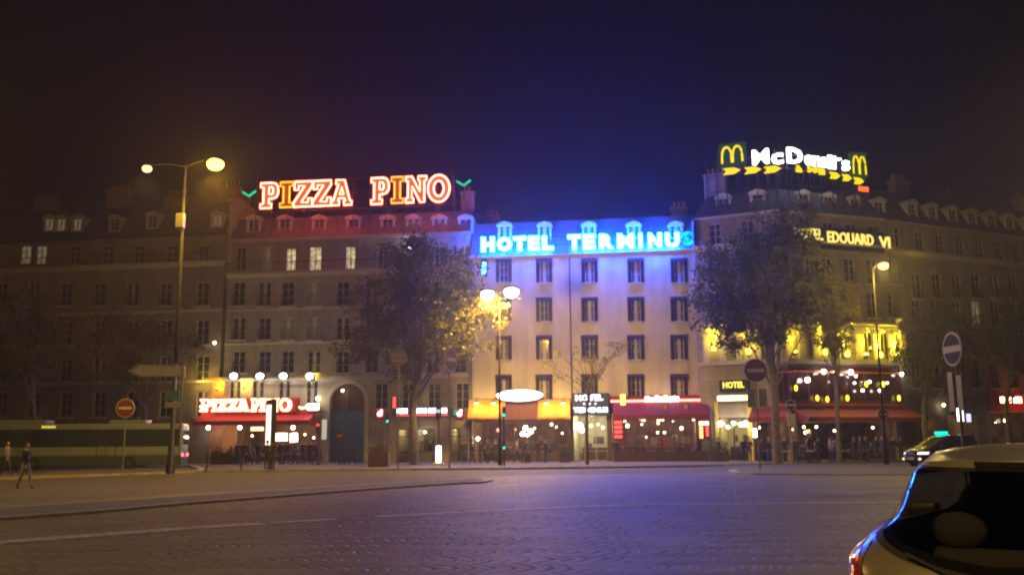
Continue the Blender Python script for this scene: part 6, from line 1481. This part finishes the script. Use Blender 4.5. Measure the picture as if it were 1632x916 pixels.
# ---- taxi (minivan) facing left
pA = gX(1505, 60, .0)
Wt = T(pA.x, pA.y, .005) @ RZ(R(110)) @ Matrix.Scale(1.08, 4); TX = thing('black_taxi_minivan', 'black minivan taxi with a green roof light and glowing headlights facing left', 'taxi', Wt)
zs = [.22, .4, .65, .85, .98, 1.1, 1.3, 1.55, 1.72]
yr = [-2.25, -2.32, -2.3, -2.26, -2.22, -2.18, -2.08, -1.95, -1.8]
yf = [2.3, 2.4, 2.38, 2.25, 1.95, 1.5, 1.1, .65, .25]
hw = [.8, .88, .9, .9, .89, .87, .82, .74, .66]
M_blk = pmat('black_paint', (.015, .015, .017), .2, .0, var=.1, coat=1.)
body, rear, front, side, fh = car_shape(zs, yr, yf, hw, 5., 60, .05)
part('body', body, M_blk, TX, smooth=True)
for sg in (-1, 1):
    for a, b in ((-1.9, -1.0), (-.93, -.05), (.02, .85)):
        def sw_(s, t, sg=sg, a=a, b=b): z = 1.06+.46*t; y = a+(b-a)*s*(1-(.35*t if b > .5 else 0)); return ((side(y, z)+.006)*sg, y, z)
        part('side_window', patch(sw_, 10, 6), M_cg, TX, smooth=True)
    hl_ = part('headlight', patch(lambda s, t, sg=sg: (sg*(.48+.36*s), front(.48+.36*s, .68+.13*t)+.012, .68+.13*t), 8, 4), emat('taxi_headlight', (1, .95, .8), 2.2), TX)
    fl_ = part('fog_light', MB().ball((sg*.62, 2.33, .42), .11, .06, .07, 10), emat('taxi_fog_light', (1, .85, .5), 2.0), TX)
    for y in (-1.4, 1.45): wheel(TX, Wt @ T(sg*.82, y, .33) @ RZ(0 if sg > 0 else pi), .33, .2)
    part('door_handle', MB().bbox(sg*.9-.02, sg*.9+.03, -.2, -.02, .96, .99, .008), M_galv, TX); part('mirror', MB().bbox(sg*1.0-.1, sg*1.0+.1, .95, 1.1, 1.03, 1.2, .03), M_blk, TX)
part('windshield', patch(lambda s, t: ((s-.5)*2*fh(1.1+.55*t)*.9, front((s-.5)*2*fh(1.1+.55*t)*.9, 1.1+.55*t)+.008, 1.1+.55*t), 14, 8), M_cg, TX, smooth=True)
part('rear_window', patch(lambda s, t: ((s-.5)*2*fh(1.1+.5*t)*.88, rear((s-.5)*2*fh(1.1+.5*t)*.88, 1.1+.5*t)-.008, 1.1+.5*t), 14, 8), M_cg, TX, smooth=True)
rl = part('roof_light', MB().bbox(-.42, .42, -.05, .12, 1.79, 1.95, .03), emat('taxi_green', (0, .8, .45), 3.5), TX)
part('grille', MB().bbox(-.4, .4, 2.36, 2.43, .55, .72, .02), M_dark, TX); part('number_plate', MB().bbox(-.26, .26, 2.42, 2.45, .38, .49, .008), M_white, TX)

# ---- city bus seen from its rear left side
cR = gX(288, 66, 0.); Wb = T(cR.x, cR.y, 0) @ RZ(R(9)); L_ = 18.; wd = 2.5; Hb = 3.15
BU = thing('city_bus', 'long pale green and white city bus with dark windows at the left', 'bus', Wb)
M_bus = pmat('jade_white_paint', (.26, .32, .29), .35, .1, var=.08, coat=.5); M_busd = pmat('bus_skirt', (.06, .08, .07), .4, var=.2); M_bg = pmat('bus_glass', (.03, .05, .05), .08, var=.4, scale=.5, spec=.8)
part('body', MB().bbox(-L_, 0, 0, wd, .95, Hb, .14), M_bus, BU)
part('skirt', MB().bbox(-L_+.03, -.03, .03, wd-.03, .32, .98, .04), M_busd, BU)
mb = MB(); 
for i in range(9):
    a = -L_+.3+i*1.95; mb.quad((a, -.006, 1.62), (a+1.85, -.006, 1.62), (a+1.85, -.006, 2.72), (a, -.006, 2.72))
part('side_window', mb, M_bg, BU)
mb = MB(); mb.quad((-L_+.15, -.003, 1.58), (-.12, -.003, 1.58), (-.12, -.003, 2.76), (-L_+.15, -.003, 2.76)); part('window_band', mb, M_iron, BU)
part('rear_window', MB().box(.001, .02, .25, wd-.25, 1.7, 2.7), M_bg, BU)
part('roof_unit', MB().bbox(-13, -9, .4, wd-.4, Hb, Hb+.28, .08).bbox(-5, -2.5, .4, wd-.4, Hb, Hb+.25, .08), M_bus, BU)
for x in (-15.4, -9.6, -3.4): wheel(BU, Wb @ T(x, .16, .48) @ RZ(-pi/2), .48, .28)
M_tl = emat('tail_lamp_red', (1, .12, .1), 8)
for y in (.28, wd-.28): part('taillight', MB().ball((.02, y, 1.0), .05, .13, .13, 10), M_tl, BU)
part('number_plate', MB().box(0, .03, 1.0, 1.5, .8, .92), M_white, BU)
part('route_display', MB().box(-9.2, -8.3, -.03, -.008, 2.86, 3.02), emat('amber_display', (1, .8, .1), .9), BU)
mb = MB(); 
for a in (-16.6, -11.2, -5.6): mb.box(a, a+.05, -.02, -.004, .6, 2.9); mb.box(a+1.25, a+1.3, -.02, -.004, .6, 2.9); mb.box(a+.62, a+.66, -.02, -.004, .6, 2.9)
part('door', mb, M_iron, BU)

# ================================================================ haze: air volume added so signs and lamps glow as with lens bloom
hm = bpy.data.materials.new('bloom_haze'); hm.use_nodes = True; n = hm.node_tree.nodes; n.remove(n['Principled BSDF'])
pv = n.new('ShaderNodeVolumePrincipled'); pv.inputs['Density'].default_value = .0009; pv.inputs['Color'].default_value = (.9, .88, .88, 1); pv.inputs['Anisotropy'].default_value = .65
hm.node_tree.links.new(pv.outputs[0], n['Material Output'].inputs['Volume'])
hz = MB().box(-151, 151, -41, 171, -1, 45); o = link('haze', hz.mesh('haze', hm), None); tag(o, kind='stuff')

# ================================================================ labels that single out repeated small lamps
def xpos(o): return (CAMROT.to_3x3().inverted() @ (WM[o.name].translation-Vector((0, 0, EYE))))
ORD = 'first second third fourth fifth sixth seventh eighth ninth tenth eleventh twelfth thirteenth fourteenth fifteenth sixteenth'.split()
def relabel(group, tmpl):
    L = [o for o in bpy.data.objects if o.get('group') == group and o.parent is None]; L.sort(key=lambda o: xpos(o).x/-xpos(o).z)
    for i, o in enumerate(L): o['label'] = tmpl % ORD[i]
relabel('bulbs on the dark red band', '%s white bulb from the left on the dark red band above the cafe awning')
relabel('globes at the yellow hotel entrance', '%s white globe lamp from the left at the yellow hotel entrance')
relabel('lamps in the red restaurant', '%s warm ceiling lamp from the left in the red terrace restaurant')
relabel('amber lamps in the corner cafe', '%s amber lamp from the left under the red cafe awning')
relabel('lamps in the hotel entrance', '%s lamp from the left inside the bright hotel entrance')
relabel('lamps in the pizza restaurant', '%s hanging lamp from the left inside the pizza restaurant')
relabel('lamps in the brasserie', '%s hanging lamp from the left in the brasserie under the oval sign')
relabel('bulbs under the red awning', '%s bright bulb from the left under the red pizza restaurant awning')
